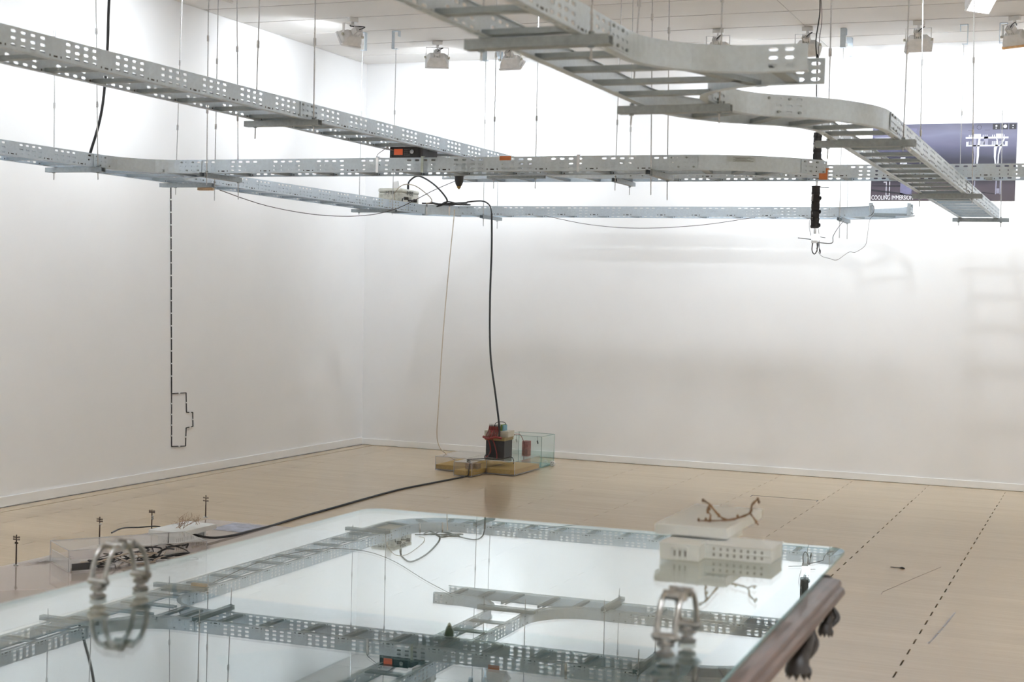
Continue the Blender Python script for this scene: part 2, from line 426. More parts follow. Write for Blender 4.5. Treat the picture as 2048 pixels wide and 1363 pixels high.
floodlight(-1.482, 11.817, (-1.5, WY, 2.55), WASH_W, 'white floodlight on the ceiling above the left part of the poster')
floodlight(-0.775, 11.782, (-0.2, WY, 2.6), WASH_W, 'white floodlight with amber lower edge above the right part of the poster', tint=mat('amber_rim', (0.75, 0.45, 0.2), 0.35, noise=0.1))
floodlight(-0.93, 10.36, (0.6, 9.0, 1.9), WASH_W * 0.8, 'floodlight at the top edge with glowing white lens towards the room')
GO = 'floodlights above the picture'
for xx in (0.9, 2.8, 4.7): floodlight(xx, 11.8, (xx, WY, 2.55), WASH_W * 1.35, 'white ceiling floodlight on the right beyond the picture', GO)
for yy in (8.7, 6.9, 5.5, 4.0, 1.4, -1.8): floodlight(-5.75, yy, (-6.8, yy, 2.55), WASH_W * 1.25, 'white ceiling floodlight on the left above the picture', GO + ' on the left')
for xx, yy, tx, ty in ((-2.4, -3.2, -2.4, -4.5), (2.4, -3.2, 2.4, -4.5), (5.1, 1.5, 6.2, 1.5), (5.1, 6.5, 6.2, 6.5)):  # unseen lamps added as fill for the ladder faces towards the viewer
    floodlight(xx, yy, (tx, ty, 1.8), WASH_W * 8.0, 'added fill floodlight on the ceiling behind the viewer', GO + ' behind')
for xx, yy in ((-3.2, 0.6), (0.8, 1.5), (2.8, 7.4)):  # unseen downlights, added to raise the general fill in the room
    floodlight(xx, yy, (xx, yy + 0.25, 0), FILL_W, 'added fill floodlight pointing down, above the picture', GO + ' in the middle', spread=95)

for xx in (-3.6, -1.2): floodlight(xx, 9.1, (xx, WY, 1.0), WASH_W * 0.4, 'added fill floodlight of the second row above the picture', GO + ' second row', spread=80)  # unseen extra row, added to brighten the lower back wall
for yy in (5.4,): floodlight(-4.35, yy, (-6.8, yy + 0.3, 1.0), WASH_W * 0.4, 'added fill floodlight of the second row on the left above the picture', GO + ' second row left', spread=80)  # likewise added, to brighten the lower left wall

# ------------------------------------------------------------------ cable ladders
LH, LW = 0.08, 0.29
ZL, ZU = 2.205, 2.332     # undersides of the lower and of the upper ladder runs
def path_fn(path):
    P = []
    for p in path:
        q = Vector((p[0], p[1]))
        if not P or (q - P[-1]).length > 1e-4: P.append(q)
    S = [0.0]
    for a, b in zip(P, P[1:]): S.append(S[-1] + (b - a).length)
    def at(s):
        i = 0
        while i < len(P) - 2 and s > S[i + 1]: i += 1
        t = (s - S[i]) / (S[i + 1] - S[i])
        d = (P[i + 1] - P[i]).normalized()
        # smooth the normal between segments
        d0 = d; 
        if t < 0.5 and i > 0: d0 = d.lerp((P[i] - P[i - 1]).normalized(), 0.5 - t)
        if t > 0.5 and i < len(P) - 2: d0 = d.lerp((P[i + 2] - P[i + 1]).normalized(), t - 0.5)
        d0 = d0.normalized()
        return P[i].lerp(P[i + 1], t), Vector((-d0.y, d0.x))
    return S, at
def sheet(mb, cols, rows, pos, hcols, hrows):
    """grid of quads with chamfered holes; pos(u,v)->3D"""
    idx = {}
    def vi(u, v):
        k = (round(u, 5), round(v, 5))
        if k not in idx: idx[k] = len(mb.v); mb.v.append(tuple(pos(u, v)))
        return idx[k]
    for a, b in zip(cols, cols[1:]):
        for c, d in zip(rows, rows[1:]):
            hole = any(h[0] - 1e-6 <= a and b <= h[1] + 1e-6 for h in hcols) and any(h[0] - 1e-6 <= c and d <= h[1] + 1e-6 for h in hrows)
            if not hole: mb.f.append((vi(a, c), vi(b, c), vi(b, d), vi(a, d)))
            else:
                e = min(b - a, d - c) * 0.42
                for (x, y, sx, sy) in ((a, c, 1, 1), (b, c, -1, 1), (b, d, -1, -1), (a, d, 1, -1)):
                    mb.f.append((vi(x, y), vi(x + sx * e, y), vi(x, y + sy * e)))
ROWS = [0, .010, .021, .0345, .0455, .060, .071, .08]
HROWS = [(.010, .021), (.0345, .0455), (.060, .071)]
def rail(path, side, z0, root, slots=None, name='side_rail', endslots=()):
    """C-profile side rail; side=+1 when the ladder lies to the left of the path direction"""
    S, at = path_fn(path); L = S[-1]
    hc = []
    if slots is not None:
        k = math.floor((0 - slots) / 0.3) - 1
        while slots + 0.3 * k < L:
            for j in range(4):
                c = slots + 0.3 * k + 0.052 * j
                if c - 0.02 > 0.004 and c + 0.02 < L - 0.004: hc.append((c - .0145, c + .0145))
            k += 1
    for c in endslots: hc.append((c - .0145, c + .0145))
    cols = sorted(set([round(x, 5) for x in S] + [round(x, 5) for h in hc for x in h]))
    cl = [cols[0]]
    for x in cols[1:]:
        if x - cl[-1] > 1e-4: cl.append(x)
    mb = MB()
    def web(u, v): p, n = at(u); return (p.x, p.y, z0 + v)
    sheet(mb, cl, ROWS, web, hc, HROWS)
    def bot(u, v): p, n = at(u); return (p.x + n.x * side * v, p.y + n.y * side * v, z0)
    sheet(mb, cl, [0, .009, .018, .028], bot, hc, [(.009, .018)] if slots is not None else [])
    def top(u, v): p, n = at(u); return (p.x + n.x * side * v, p.y + n.y * side * v, z0 + LH)
    sheet(mb, cl, [0, .012], top, [], [])
    o = mb.build(name, M_GALV, root, solid=0.0022)
    # rung fixings pressed into the rail
    cb = MB(); pts = []
    if slots is not None:
        k = math.floor((0 - slots) / 0.3) - 1
        while slots + 0.3 * k < L:
            pts.append(slots + 0.3 * k + 0.228); k += 1
    for s in pts:
        if 0.02 < s < L - 0.02:
            p, n = at(s); t = Vector((n.y, -n.x))
            for ds, hw, hz in ((0, .011, .0032), (-.031, .0028, .004), (.031, .0028, .004)):
                q = p + t * ds
                cb.obox((q.x, q.y, z0 + .0065 + hz), (t.x * hw, t.y * hw, 0), (n.x * .0018, n.y * .0018, 0), (0, 0, hz))
    if cb.v:
        c = cb.build('rung_fixing', M_CLIP, o); c['kind'] = 'stuff'
    return o
def rung_mesh(ln):
    mb = MB(); h = ln / 2
    mb.box(-h, h, -.020, .020, .0, .0025)
    mb.box(-h, h, -.020, -.0175, .0025, .016); mb.box(-h, h, .0175, .020, .0025, .016)
    mb.box(-h, h, -.0175, -.010, .0135, .016); mb.box(-h, h, .010, .0175, .0135, .016)
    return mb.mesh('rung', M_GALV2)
RUNG = rung_mesh(LW - 0.012)
def ladder(label, axis, c, a, b, z0, phase):
    """straight ladder: axis 'x' or 'y', centre line c, from a to b, slot pattern phase (absolute)"""
    root = thing('cable_ladder', ((a + b) / 2, c, z0) if axis == 'x' else (c, (a + b) / 2, z0), label, 'cable ladder', 'perforated cable ladder sections')
    h = LW / 2
    if axis == 'x':
        rail([(a, c - h), (b, c - h)], 1, z0, root, phase - a); rail([(a, c + h), (b, c + h)], -1, z0, root, phase - a)
    else:
        rail([(c + h, a), (c + h, b)], 1, z0, root, phase - a); rail([(c - h, a), (c - h, b)], -1, z0, root, phase - a)
    s = phase + 0.228 + 0.3 * math.ceil((a - phase - 0.228) / 0.3)
    while s < b - 0.02:
        if s > a + 0.02:
            if axis == 'x': inst('rung', RUNG, root, (s, c, z0 + .003), math.pi / 2)
            else: inst('rung', RUNG, root, (c, s, z0 + .003), 0)
        s += 0.3
    return root
def arc(cx, cy, r, a0, a1, n=14):
    return [(cx + r * math.cos(math.radians(a0 + (a1 - a0) * i / n)), cy + r * math.sin(math.radians(a0 + (a1 - a0) * i / n))) for i in range(n + 1)]
def fit_rung(root, x, y, z0, ang, ln=None):
    me = RUNG if ln is None else rung_mesh(ln)
    return inst('rung', me, root, (x, y, z0 + .003), math.radians(ang))
def coupler(root, p, d, z0, out, ln=0.17):
    """joint plate with slots and bolts on the outside of a rail; p centre, d direction, out outward normal"""
    p = Vector(p); d = Vector(d); out = Vector(out)
    mb = MB()
    hc = [(x - .011, x + .011) for x in (-.062, -.022, .022, .062)]
    cols = sorted([-ln / 2, ln / 2] + [x for h in hc for x in h])
    def pos(u, v): q = p + d * u + out * 0.0035; return (q.x, q.y, z0 + v)
    rows = [.006, .0115, .0195, .036, .044, .0615, .0695, .075]
    sheet(mb, cols, rows, pos, hc, [(.0115, .0195), (.036, .044), (.0615, .0695)])
    o = mb.build('joint_plate', M_GALV, root, solid=0.0025)
    for u, v in ((-.062, .0655), (.062, .0155), (-.022, .0155), (.022, .0655)):
        q = p + d * u + out * 0.004
        MB().cyl((q.x, q.y, z0 + v), (q.x + out.x * .006, q.y + out.y * .006, z0 + v), .0055, 6).build('bolt', M_STRUT, o)
    return o
H = LW / 2
# ---- lower run along the left wall, branch to the right, then along the back wall
AX, BY, FY, CY, DX, E1X, E2X = -5.885, 7.905, 12.205, 9.91, -3.83, -1.49, -1.01
ladder('lower cable ladder entering at the left edge below the upper one', 'y', AX, 4.2, 7.40, ZL, 6.98)
# tee on the left wall run
R = 0.36
t1 = thing('ladder_tee', (AX, 7.9, ZL), 'curved tee piece where the left wall ladder branches to the right', 'cable ladder')
rail([(AX - H, 7.40), (AX - H, 8.41)], -1, ZL, t1)
rail([(AX + H, 7.40)] + arc(AX + H + R, BY - H - R, R, 180, 90) + [(AX + H + R + 0.03, BY - H)], 1, ZL, t1, endslots=())
rail([(AX + H + R + 0.03, BY + H)] + arc(AX + H + R, BY + H + R, R, 270, 180) + [(AX + H, 8.41)], 1, ZL, t1)
for y_, a_, ln_ in ((7.50, 0, None), (7.80, 0, 0.42), (8.05, 0, 0.42), (8.32, 0, None)): fit_rung(t1, AX + (0.065 if ln_ else 0), y_, ZL, a_, ln_)
fit_rung(t1, AX + H + 0.2, BY, ZL, 90, 0.38); fit_rung(t1, AX + H + 0.33, BY, ZL, 90)
for yy in (7.40, 8.41):
    coupler(t1, (AX + H, yy), (0, 1), ZL, (1, 0)); coupler(t1, (AX - H, yy), (0, 1), ZL, (-1, 0))
bx0 = AX + H + R + 0.03
coupler(t1, (bx0, BY - H), (1, 0), ZL, (0, -1)); coupler(t1, (bx0, BY + H), (1, 0), ZL, (0, 1))
ladder('long lower cable ladder crossing the middle of the picture, carrying the radio', 'x', BY, bx0, -2.19, ZL, -4.438)
# 45 degree bend at its right end
t2 = thing('ladder_bend', (-1.85, 8.1, ZL), 'curved end piece with printed sticker at the right end of the middle ladder', 'cable ladder')
ro, ri, ang = 0.80, 0.80 - LW, 47
bc = (-2.19, BY - H + ro)
po = arc(bc[0], bc[1], ro, 270, 270 + ang); pi_ = arc(bc[0], bc[1], ri, 270, 270 + ang)
td = Vector((math.cos(math.radians(ang)), math.sin(math.radians(ang))))
rail(po + [(po[-1][0] + td.x * .16, po[-1][1] + td.y * .16)], 1, ZL, t2, endslots=(0.72, 0.765))
rail(pi_ + [(pi_[-1][0] + td.x * .16, pi_[-1][1] + td.y * .16)], -1, ZL, t2, endslots=(0.50, 0.54))
for a_ in (8, 24, 40): 
    rm = (ro + ri) / 2; fit_rung(t2, bc[0] + rm * math.cos(math.radians(270 + a_)), bc[1] + rm * math.sin(math.radians(270 + a_)), ZL, 90 + a_)
coupler(t2, (-2.19, BY - H), (1, 0), ZL, (0, -1)); coupler(t2, (-2.19, BY + H), (1, 0), ZL, (0, 1))
nd = Vector((td.y, -td.x))
coupler(t2, (po[-1][0] + td.x * .09, po[-1][1] + td.y * .09), td, ZL, nd)
coupler(t2, (pi_[-1][0] + td.x * .09, pi_[-1][1] + td.y * .09), td, ZL, -nd)
# left wall run, far part, bend, back run
ladder('lower cable ladder receding along the left wall to the corner, carrying the beige box', 'y', AX, 8.41, 11.72, ZL, 8.56)
t3 = thing('ladder_bend', (AX + 0.2, 12.0, ZL), 'ladder bend in the far corner with coiled black cable on it', 'cable ladder')
bcx, bcy = AX + H + 0.33, 11.72
rail([(AX + H, 11.72)] + arc(bcx, bcy, 0.33, 180, 90), 1, ZL, t3)
rail([(AX - H, 11.72)] + arc(bcx, bcy, 0.33 + LW, 180, 90), -1, ZL, t3)
for a_ in (165, 135, 105): fit_rung(t3, bcx + (0.33 + H) * math.cos(math.radians(a_)), bcy + (0.33 + H) * math.sin(math.radians(a_)), ZL, a_)
FY = 11.72 + 0.33 + H
coupler(t3, (AX + H, 11.70), (0, 1), ZL, (1, 0)); coupler(t3, (AX - H, 11.70), (0, 1), ZL, (-1, 0))
coupler(t3, (bcx + 0.02, FY - H), (1, 0), ZL, (0, -1)); coupler(t3, (bcx + 0.02, FY + H), (1, 0), ZL, (0, 1))
for a_ in (150, 112):
    p = Vector((bcx + 0.327 * math.cos(math.radians(a_)), bcy + 0.327 * math.sin(math.radians(a_))))
    q = Vector((-math.cos(math.radians(a_)), -math.sin(math.radians(a_)))); tt = Vector((-q.y, q.x))
    MB().obox((p.x + q.x * .003, p.y + q.y * .003, ZL + .038), (tt.x * .007, tt.y * .007, 0), (q.x * .002, q.y * .002, 0), (0, 0, .046)).build('clamp_strap', M_CHROME, t3)
ladder('lowest cable ladder in the distance, parallel to the back wall', 'x', FY, bcx, -2.10, ZL, -5.002)
t4 = thing('ladder_bend', (-1.85, 12.0, ZL), 'open-ended ladder bend below the poster lettering, turning towards the viewer', 'cable ladder')
cc = (-2.10, FY - H - 0.33)
rail(arc(cc[0], cc[1], 0.33, 90, 0), -1, ZL, t4, endslots=())
rail(arc(cc[0], cc[1], 0.33 + LW, 90, 0, 18), 1, ZL, t4)
for a_ in (75, 45, 15): fit_rung(t4, cc[0] + (0.33 + H) * math.cos(math.radians(a_)), cc[1] + (0.33 + H) * math.sin(math.radians(a_)), ZL, a_)
coupler(t4, (cc[0], FY - H), (1, 0), ZL, (0, -1)); coupler(t4, (cc[0], FY + H), (1, 0), ZL, (0, 1))
coupler(t4, (cc[0] + 0.33, cc[1] + 0.02), (0, 1), ZL, (-1, 0), 0.14); coupler(t4, (cc[0] + 0.33 + LW, cc[1] + 0.02), (0, 1), ZL, (1, 0), 0.14)
for xx in (cc[0] + 0.33, cc[0] + 0.33 + LW):
    MB().box(xx - 0.028, xx + 0.002, cc[1] - 0.003, cc[1], ZL - 0.004, ZL + 0.092).build('end_lug', M_GALV, t4)
# ---- upper run: long ladder from the left edge, tee, ladder along the back
ladder('upper cable ladder entering at the top left edge of the picture', 'y', DX, 2.2, 6.33, ZU, 4.237)
dd = ladder('upper cable ladder between its near hanger and the tee behind the radio', 'y', DX, 6.33, 9.40, ZU, 6.47)
d1 = thing('ladder_tee', (DX, 9.7, ZU), 'upper tee piece with open left end, partly hidden behind the middle ladder', 'cable ladder')
CY = 9.91
Rt = CY - H - 9.40
rail([(DX + H, 9.40)] + arc(DX + H + Rt, 9.40, Rt, 180, 90) + [(-3.1, CY - H)], 1, ZU, d1)
rail([(-4.56, CY - H)] + arc(DX - H - Rt, 9.40, Rt, 90, 0), 1, ZU, d1, endslots=(0.025, 0.07))
rail([(-4.56, CY + H), (-3.1, CY + H)], -1, ZU, d1, endslots=(0.025, 0.07))
for x_ in (-4.42, -4.2, -3.46, -3.22): fit_rung(d1, x_, CY, ZU, 90)
fit_rung(d1, -3.97, CY - 0.04, ZU, 90, 0.37); fit_rung(d1, -3.69, CY - 0.04, ZU, 90, 0.37); fit_rung(d1, DX, 9.56, ZU, 0, 0.36)
coupler(d1, (DX + H, 9.40), (0, 1), ZU, (1, 0)); coupler(d1, (DX - H, 9.40), (0, 1), ZU, (-1, 0))
coupler(d1, (-3.1, CY - H), (1, 0), ZU, (0, -1)); coupler(d1, (-3.1, CY + H), (1, 0), ZU, (0, 1))
coupler(d1, (-4.47, CY - H), (1, 0), ZU, (0, -1), 0.15)
coupler(dd, (DX + H, 6.33), (0, 1), ZU, (1, 0)); coupler(dd, (DX - H, 6.33), (0, 1), ZU, (-1, 0))
ladder('upper cable ladder parallel to the back wall, running off the right edge past the poster', 'x', CY, -3.1, 1.6, ZU, -3.109)
# ---- near run at the upper right
ladder('close-up cable ladder at the top centre edge', 'y', E1X, 2.0, 4.05, ZL, 2.31)
e1 = thing('ladder_tee', (E1X, 4.5, ZL), 'close-up tee piece with a big curved rail and open right branch with slotted ends', 'cable ladder')
Re = 0.33; EB = 4.625
rail([(E1X - H, 4.05), (E1X - H, 5.20)], -1, ZL, e1)
rail([(E1X + H, 4.05)] + arc(E1X + H + Re, EB - H - Re, Re, 180, 90, 18) + [(-0.885, EB - H)], 1, ZL, e1, endslots=(0.10 + Re * 1.57 + 0.025, 0.10 + Re * 1.57 + 0.075))
rail([(-0.885, EB + H)] + arc(E1X + H + Re, EB + H + Re, Re, 270, 180, 18) + [(E1X + H, 5.20)], 1, ZL, e1, endslots=(0.03, 0.08))
for y_, ln_ in ((4.14, None), (4.40, 0.375), (4.68, 0.50), (4.96, 0.325)): fit_rung(e1, E1X + (0 if ln_ is None else (ln_ - LW) / 2), y_, ZL, 0, ln_)
fit_rung(e1, -1.17, EB, ZL, 70, 0.42); fit_rung(e1, -0.985, EB, ZL, 90)
coupler(e1, (E1X + H, 4.05), (0, 1), ZL, (1, 0)); coupler(e1, (E1X - H, 4.05), (0, 1), ZL, (-1, 0))
# S of two bends
e2 = thing('ladder_bend', (-1.25, 5.7, ZL), 'S-shaped pair of ladder bends leading to the ladder over the poster', 'cable ladder')
ths = 58; RC = 0.48 / (2 * (1 - math.cos(math.radians(ths))))
Y0 = 5.27
def sbend(off):
    a1 = arc(E1X + RC, Y0, RC - off, 180, 180 - ths, 10)
    yy = Y0 + 2 * RC * math.sin(math.radians(ths))
    a2 = arc(E2X - RC, yy, RC + off, -ths, 0, 10)
    return [(E1X + off, 5.20)] + a1 + a2[1:] + [(E2X + off, 6.16 if yy < 6.15 else yy + .01)]
sr = sbend(H); sl = sbend(-H)
rail(sr, 1, ZL, e2); rail(sl, -1, ZL, e2)
scn = sbend(0); S_, at_ = path_fn(scn)
for k in range(5):
    p, n = at_(S_[-1] * (k + 0.6) / 5.2); fit_rung(e2, p.x, p.y, ZL, math.degrees(math.atan2(n.y, n.x)))
p, n = at_(S_[-1] * 0.5); d_ = Vector((n.y, -n.x))
for sgn in (1, -1): coupler(e2, p - n * H * sgn, d_, ZL, -n * sgn, 0.19)
coupler(e2, (E1X + H, 5.20), (0, 1), ZL, (1, 0)); coupler(e2, (E1X - H, 5.20), (0, 1), ZL, (-1, 0))
EY = sr[-1][1]
ladder('cable ladder seen from below in front of the poster, upper half', 'y', E2X, EY, 9.5, ZL, 6.63)
eb = ladder('cable ladder seen from below by the poster, lower half ending at the last hanger', 'y', E2X, 9.5, 12.22, ZL, 6.63)
coupler(e2, (E2X + H, EY + .02), (0, 1), ZL, (1, 0)); coupler(e2, (E2X - H, EY + .02), (0, 1), ZL, (-1, 0))
coupler(eb, (E2X + H, 9.5), (0, 1), ZL, (1, 0)); coupler(eb, (E2X - H, 9.5), (0, 1), ZL, (-1, 0))

# ------------------------------------------------------------------ trapeze hangers
def strut(ln):
    mb = MB(); h = ln / 2
    mb.box(-h, h, -.0205, .0205, -.030, -.0275)
    mb.box(-h, h, -.0205, -.018, -.0275, -.002); mb.box(-h, h, .018, .0205, -.0275, -.002)
    mb.box(-h, h, -.018, -.011, -.0045, -.002); mb.box(-h, h, .011, .018, -.0045, -.002)
    return mb.mesh('strut_channel', M_STRUT)
STRUT = strut(0.42)
def hanger(label, axis, x, y, z0, rods, bracket=False):
    """rods: (x, y, slope, length below)"""
    root = thing('trapeze_hanger', (x, y, z0), label, 'hanger', 'trapeze hangers with threaded rods')
    inst('strut_channel', STRUT, root, (x, y, z0), 0 if axis == 'x' else math.pi / 2)
    ztop = CZ - 0.15 if bracket else CZ
    for rx, ry, sl, below in rods:
        b = Vector((rx - sl * (below + .03), ry, z0 - 0.03 - below)); t = Vector((rx + sl * (ztop - z0), ry, ztop))
        r = MB().cyl(b, t, 0.0031, 6).build('threaded_rod', M_ROD, root)
        for zz in (z0 - .036, z0 + .001):
            xx = rx + sl * (zz - z0)
            MB().cyl((xx, ry, zz), (xx, ry, zz + .007), .009, 6).build('nut', M_STRUT, r)
        zc = z0 + 0.36; xx = rx + sl * (zc - z0)
        MB().cyl((xx, ry, zc), (xx + sl * .035, ry, zc + .035), .0075, 6).build('coupling_nut', M_ROD, r)
        zc = z0 + 0.80; xx = rx + sl * (zc - z0)
        if zc < ztop - 0.1: MB().cyl((xx, ry, zc), (xx + sl * .035, ry, zc + .035), .0075, 6).build('coupling_nut', M_ROD, r)
        if bracket:
            k = 1 if (rx, ry) == (rods[0][0], rods[0][1]) else -1
            bk = MB(); w2 = 0.022
            ux, uy = (1, 0)
            if axis == 'y':
                k = -1 if k == 1 else 1
                bk.box(t.x - w2, t.x + w2, ry - .028, ry + .028, CZ - .0035, CZ - .0005)
                bk.box(t.x - w2, t.x + w2, ry + k * .028 - .002, ry + k * .028 + .002, CZ - .152, CZ - .0005)
                bk.box(t.x - w2, t.x + w2, ry - k * .028 - .002, ry - k * .028 + .002, CZ - .05, CZ - .0005)
                bk.box(t.x - w2, t.x + w2, min(ry - .012, ry + k * .03), max(ry + .012, ry + k * .03), CZ - .1535, CZ - .150)
                bk.build('ceiling_bracket', M_GALV, root)
                continue
            bk.box(t.x - .028, t.x + .028, ry - w2, ry + w2, CZ - .0035, CZ - .0005)
            bk.box(t.x + k * .028 - .002, t.x + k * .028 + .002, ry - w2, ry + w2, CZ - .152, CZ - .0005)
            bk.box(t.x - k * .028 - .002, t.x - k * .028 + .002, ry - w2, ry + w2, CZ - .05, CZ - .0005)
            bk.box(min(t.x - .012, t.x + k * .03), max(t.x + .012, t.x + k * .03), ry - w2, ry + w2, CZ - .1535, CZ - .150)
            bk.build('ceiling_bracket', M_GALV, root)
        else:
            MB().cyl((t.x, ry, CZ - .02), (t.x, ry, CZ - .0005), .012, 8).build('ceiling_anchor', M_GALV, root)
    return root
hanger('hanger under the lower ladder near the left edge', 'x', AX, 7.33, ZL, [(-6.045, 7.33, -.0146, .045), (-5.716, 7.33, -.0386, .045)])
hanger('hanger under the left wall tee, above the wall cable', 'x', AX, 8.5, ZL, [(-5.975, 8.5, .0148, .05), (-5.662, 8.5, -.0024, .09)])
hanger('hanger under the start of the middle ladder, beside the tee', 'y', -5.22, BY, ZL, [(-5.195, 7.71, -.0137, .05), (-5.22, 8.1, -.0337, .11)])
hanger('hanger with two rods under the upper ladder left of centre', 'x', DX, 6.33, ZU, [(-3.985, 6.33, .0124, .06), (-3.655, 6.33, -.0123, .03)])
hanger('hanger under the beige box on the left wall ladder', 'x', AX, 11.25, ZL, [(-6.03, 11.25, -.0027, .02), (-5.71, 11.25, -.0034, .02)], True)
hanger('hanger just right of the corner bend, under the back ladder', 'y', -5.2, FY, ZL, [(-5.19, 12.0, -.0131, .07), (-5.235, 12.42, -.0163, .07)], True)
hanger('hanger under the upper tee behind the middle ladder', 'x', DX, 9.4, ZU, [(-3.997, 9.4, -.0106, .07), (-3.688, 9.4, -.0082, .07)])
hanger('slanting hanger under the upper back ladder, left of the double joint', 'y', -3.22, CY, ZU, [(-3.214, 9.7, .0054, .06), (-3.244, 10.12, -.0122, .06)])
hanger('hanger at the joint of the middle ladder and its curved end', 'y', -2.36, BY, ZL, [(-2.35, 7.7, -.0229, .11), (-2.374, 8.1, -.0206, .11)])
hanger('out-of-focus hanger at the top centre, closest to the viewer', 'x', -1.48, 3.76, ZL, [(-1.645, 3.76, .0165, .03), (-1.325, 3.76, -.0122, .04)])
hanger('second hanger from the viewer, where the branch curves split', 'x', -1.5, 5.18, ZL, [(-1.66, 5.18, .0434, .04), (-1.333, 5.18, -.0051, .04)])
hanger('hanger in front of the upper black tube, at the S bend end', 'x', E2X, 6.42, ZL, [(-1.169, 6.42, -.0089, .05), (-0.852, 6.42, .0055, .02)])
hanger('hanger crossing the lower edge of the poster', 'x', -0.985, 9.5, ZL, [(-1.15, 9.5, -.0182, .05), (-0.835, 9.5, -.0262, .03)])
hanger('lowest right hanger at the far end of the poster ladder', 'x', -0.99, 12.05, ZL, [(-1.155, 12.05, -.0076, .03), (-0.84, 12.05, -.0227, .04)], True)
hanger('hanger with long rods right of the black tube, under the back ladder', 'y', -2.07, FY, ZL, [(-2.07, 12.0, -.0132, .14), (-2.08, 12.42, -.0223, .13)], True)


# ------------------------------------------------------------------ poster on the back wall
def poster_mat():
    mt, t, b = nt('poster_print')
    ge = t.nodes.new('ShaderNodeNewGeometry'); mp = t.nodes.new('ShaderNodeMapping'); mp.vector_type = 'TEXTURE'
    mp.inputs['Location'].default_value = (-1.96, 12.84, 2.394); mp.inputs['Scale'].default_value = (1.168, 1, 0.643)
    t.links.new(ge.outputs['Position'], mp.inputs[0])
    sp = t.nodes.new('ShaderNodeSeparateXYZ'); t.links.new(mp.outputs[0], sp.inputs[0])
    n = t.nodes.new('ShaderNodeTexNoise'); n.inputs['Scale'].default_value = 1.6; n.inputs['Detail'].default_value = 4
    mp2 = t.nodes.new('ShaderNodeMapping'); mp2.inputs['Scale'].default_value = (1.2, 1, 4); t.links.new(ge.outputs['Position'], mp2.inputs[0]); t.links.new(mp2.outputs[0], n.inputs['Vector'])
    a = t.nodes.new('ShaderNodeMath'); a.operation = 'MULTIPLY_ADD'; a.inputs[1].default_value = 0.22; t.links.new(n.outputs['Fac'], a.inputs[0])
    s2 = t.nodes.new('ShaderNodeMath'); s2.operation = 'SUBTRACT'; s2.inputs[1].default_value = 0.11; t.links.new(sp.outputs['Z'], s2.inputs[0]); t.links.new(s2.outputs[0], a.inputs[2])
    r = t.nodes.new('ShaderNodeValToRGB'); cr = r.color_ramp
    cr.elements[0].position = 0.0; cr.elements[0].color = (0.068, 0.054, 0.064, 1)
    cr.elements[1].position = 1.0; cr.elements[1].color = (0.062, 0.060, 0.095, 1)
    for p, c in ((0.20, (0.058, 0.045, 0.058)), (0.29, (0.014, 0.013, 0.022)), (0.55, (0.02, 0.02, 0.036)), (0.72, (0.072, 0.071, 0.12)), (0.86, (0.12, 0.118, 0.18))):
        e = cr.elements.new(p); e.color = (*c, 1)
    t.links.new(a.outputs[0], r.inputs[0]); t.links.new(r.outputs[0], b.inputs['Base Color']); b.inputs['Roughness'].default_value = 0.35
    return mt
M_POSTER = poster_mat()
PX0, PX1, PZ0, PZ1 = -1.96, -0.792, 2.394, 3.037
pst = thing('poster', ((PX0 + PX1) / 2, WY1 - 0.004, PZ0), 'violet-grey poster lettered COOLING IMMERSION on the back wall', 'poster')
MB().box(PX0, PX1, WY1 - 0.004, WY1 - 0.0005, PZ0, PZ1).build('poster_panel', M_POSTER, pst)
M_PRW = mat('print_white', (0.5, 0.5, 0.55), 0.6, noise=0.03)
M_PRL = mat('print_lilac', (0.12, 0.115, 0.19), 0.6, noise=0.08, nscale=20)
M_PRG = mat('print_grey', (0.22, 0.215, 0.28), 0.6, noise=0.05)
M_PRD = mat('print_dark', (0.014, 0.013, 0.018), 0.6, noise=0.1)
def pu(u): return PX0 + (u - 62) / 1896 * (PX1 - PX0)
def pv(v): return PZ1 - (v - 58) / 1012 * (PZ1 - PZ0)
def prect(mb, u0, v0, u1, v1, lift=0.001): mb.box(pu(u0), pu(u1), WY1 - 0.004 - lift, WY1 - 0.004, pv(v1), pv(v0))
def ppoly(mb, pts, lift=0.001):
    n = len(pts); yb = WY1 - 0.004
    vs = [(pu(u), yb - lift, pv(v)) for u, v in pts] + [(pu(u), yb, pv(v)) for u, v in pts]
    mb.add(vs, [tuple(range(n)), tuple(range(2 * n - 1, n - 1, -1))] + [(i, n + i, n + (i + 1) % n, (i + 1) % n) for i in range(n)])
d = MB()
prect(d, 1300, 238, 1850, 262); prect(d, 1308, 344, 1842, 362)
for u in (1308, 1810): prect(d, u, 300, u + 32, 344)
for u in list(range(1335, 1400, 22)) + list(range(1490, 1540, 16)) + list(range(1640, 1700, 13)) + list(range(1740, 1800, 20)): prect(d, u, 296, u + 6, 344)
prect(d, 1405, 200, 1495, 240); prect(d, 1690, 200, 1780, 240)
for u in (1340, 1365, 1520, 1545, 1570, 1640, 1665, 1790): prect(d, u, 212, u + 10, 240)
ppoly(d, [(1465, 262), (1492, 262), (1478, 400), (1480, 480), (1466, 610), (1446, 610), (1450, 480), (1448, 390)])
ppoly(d, [(1692, 262), (1712, 270), (1724, 330), (1700, 420), (1696, 520), (1706, 612), (1690, 612), (1672, 500), (1668, 380), (1704, 320)])
ppoly(d, [(1788, 262), (1806, 262), (1760, 390), (1738, 470), (1734, 612), (1718, 612), (1722, 470), (1742, 360)])
d.build('tower_drawing', M_PRW, pst)
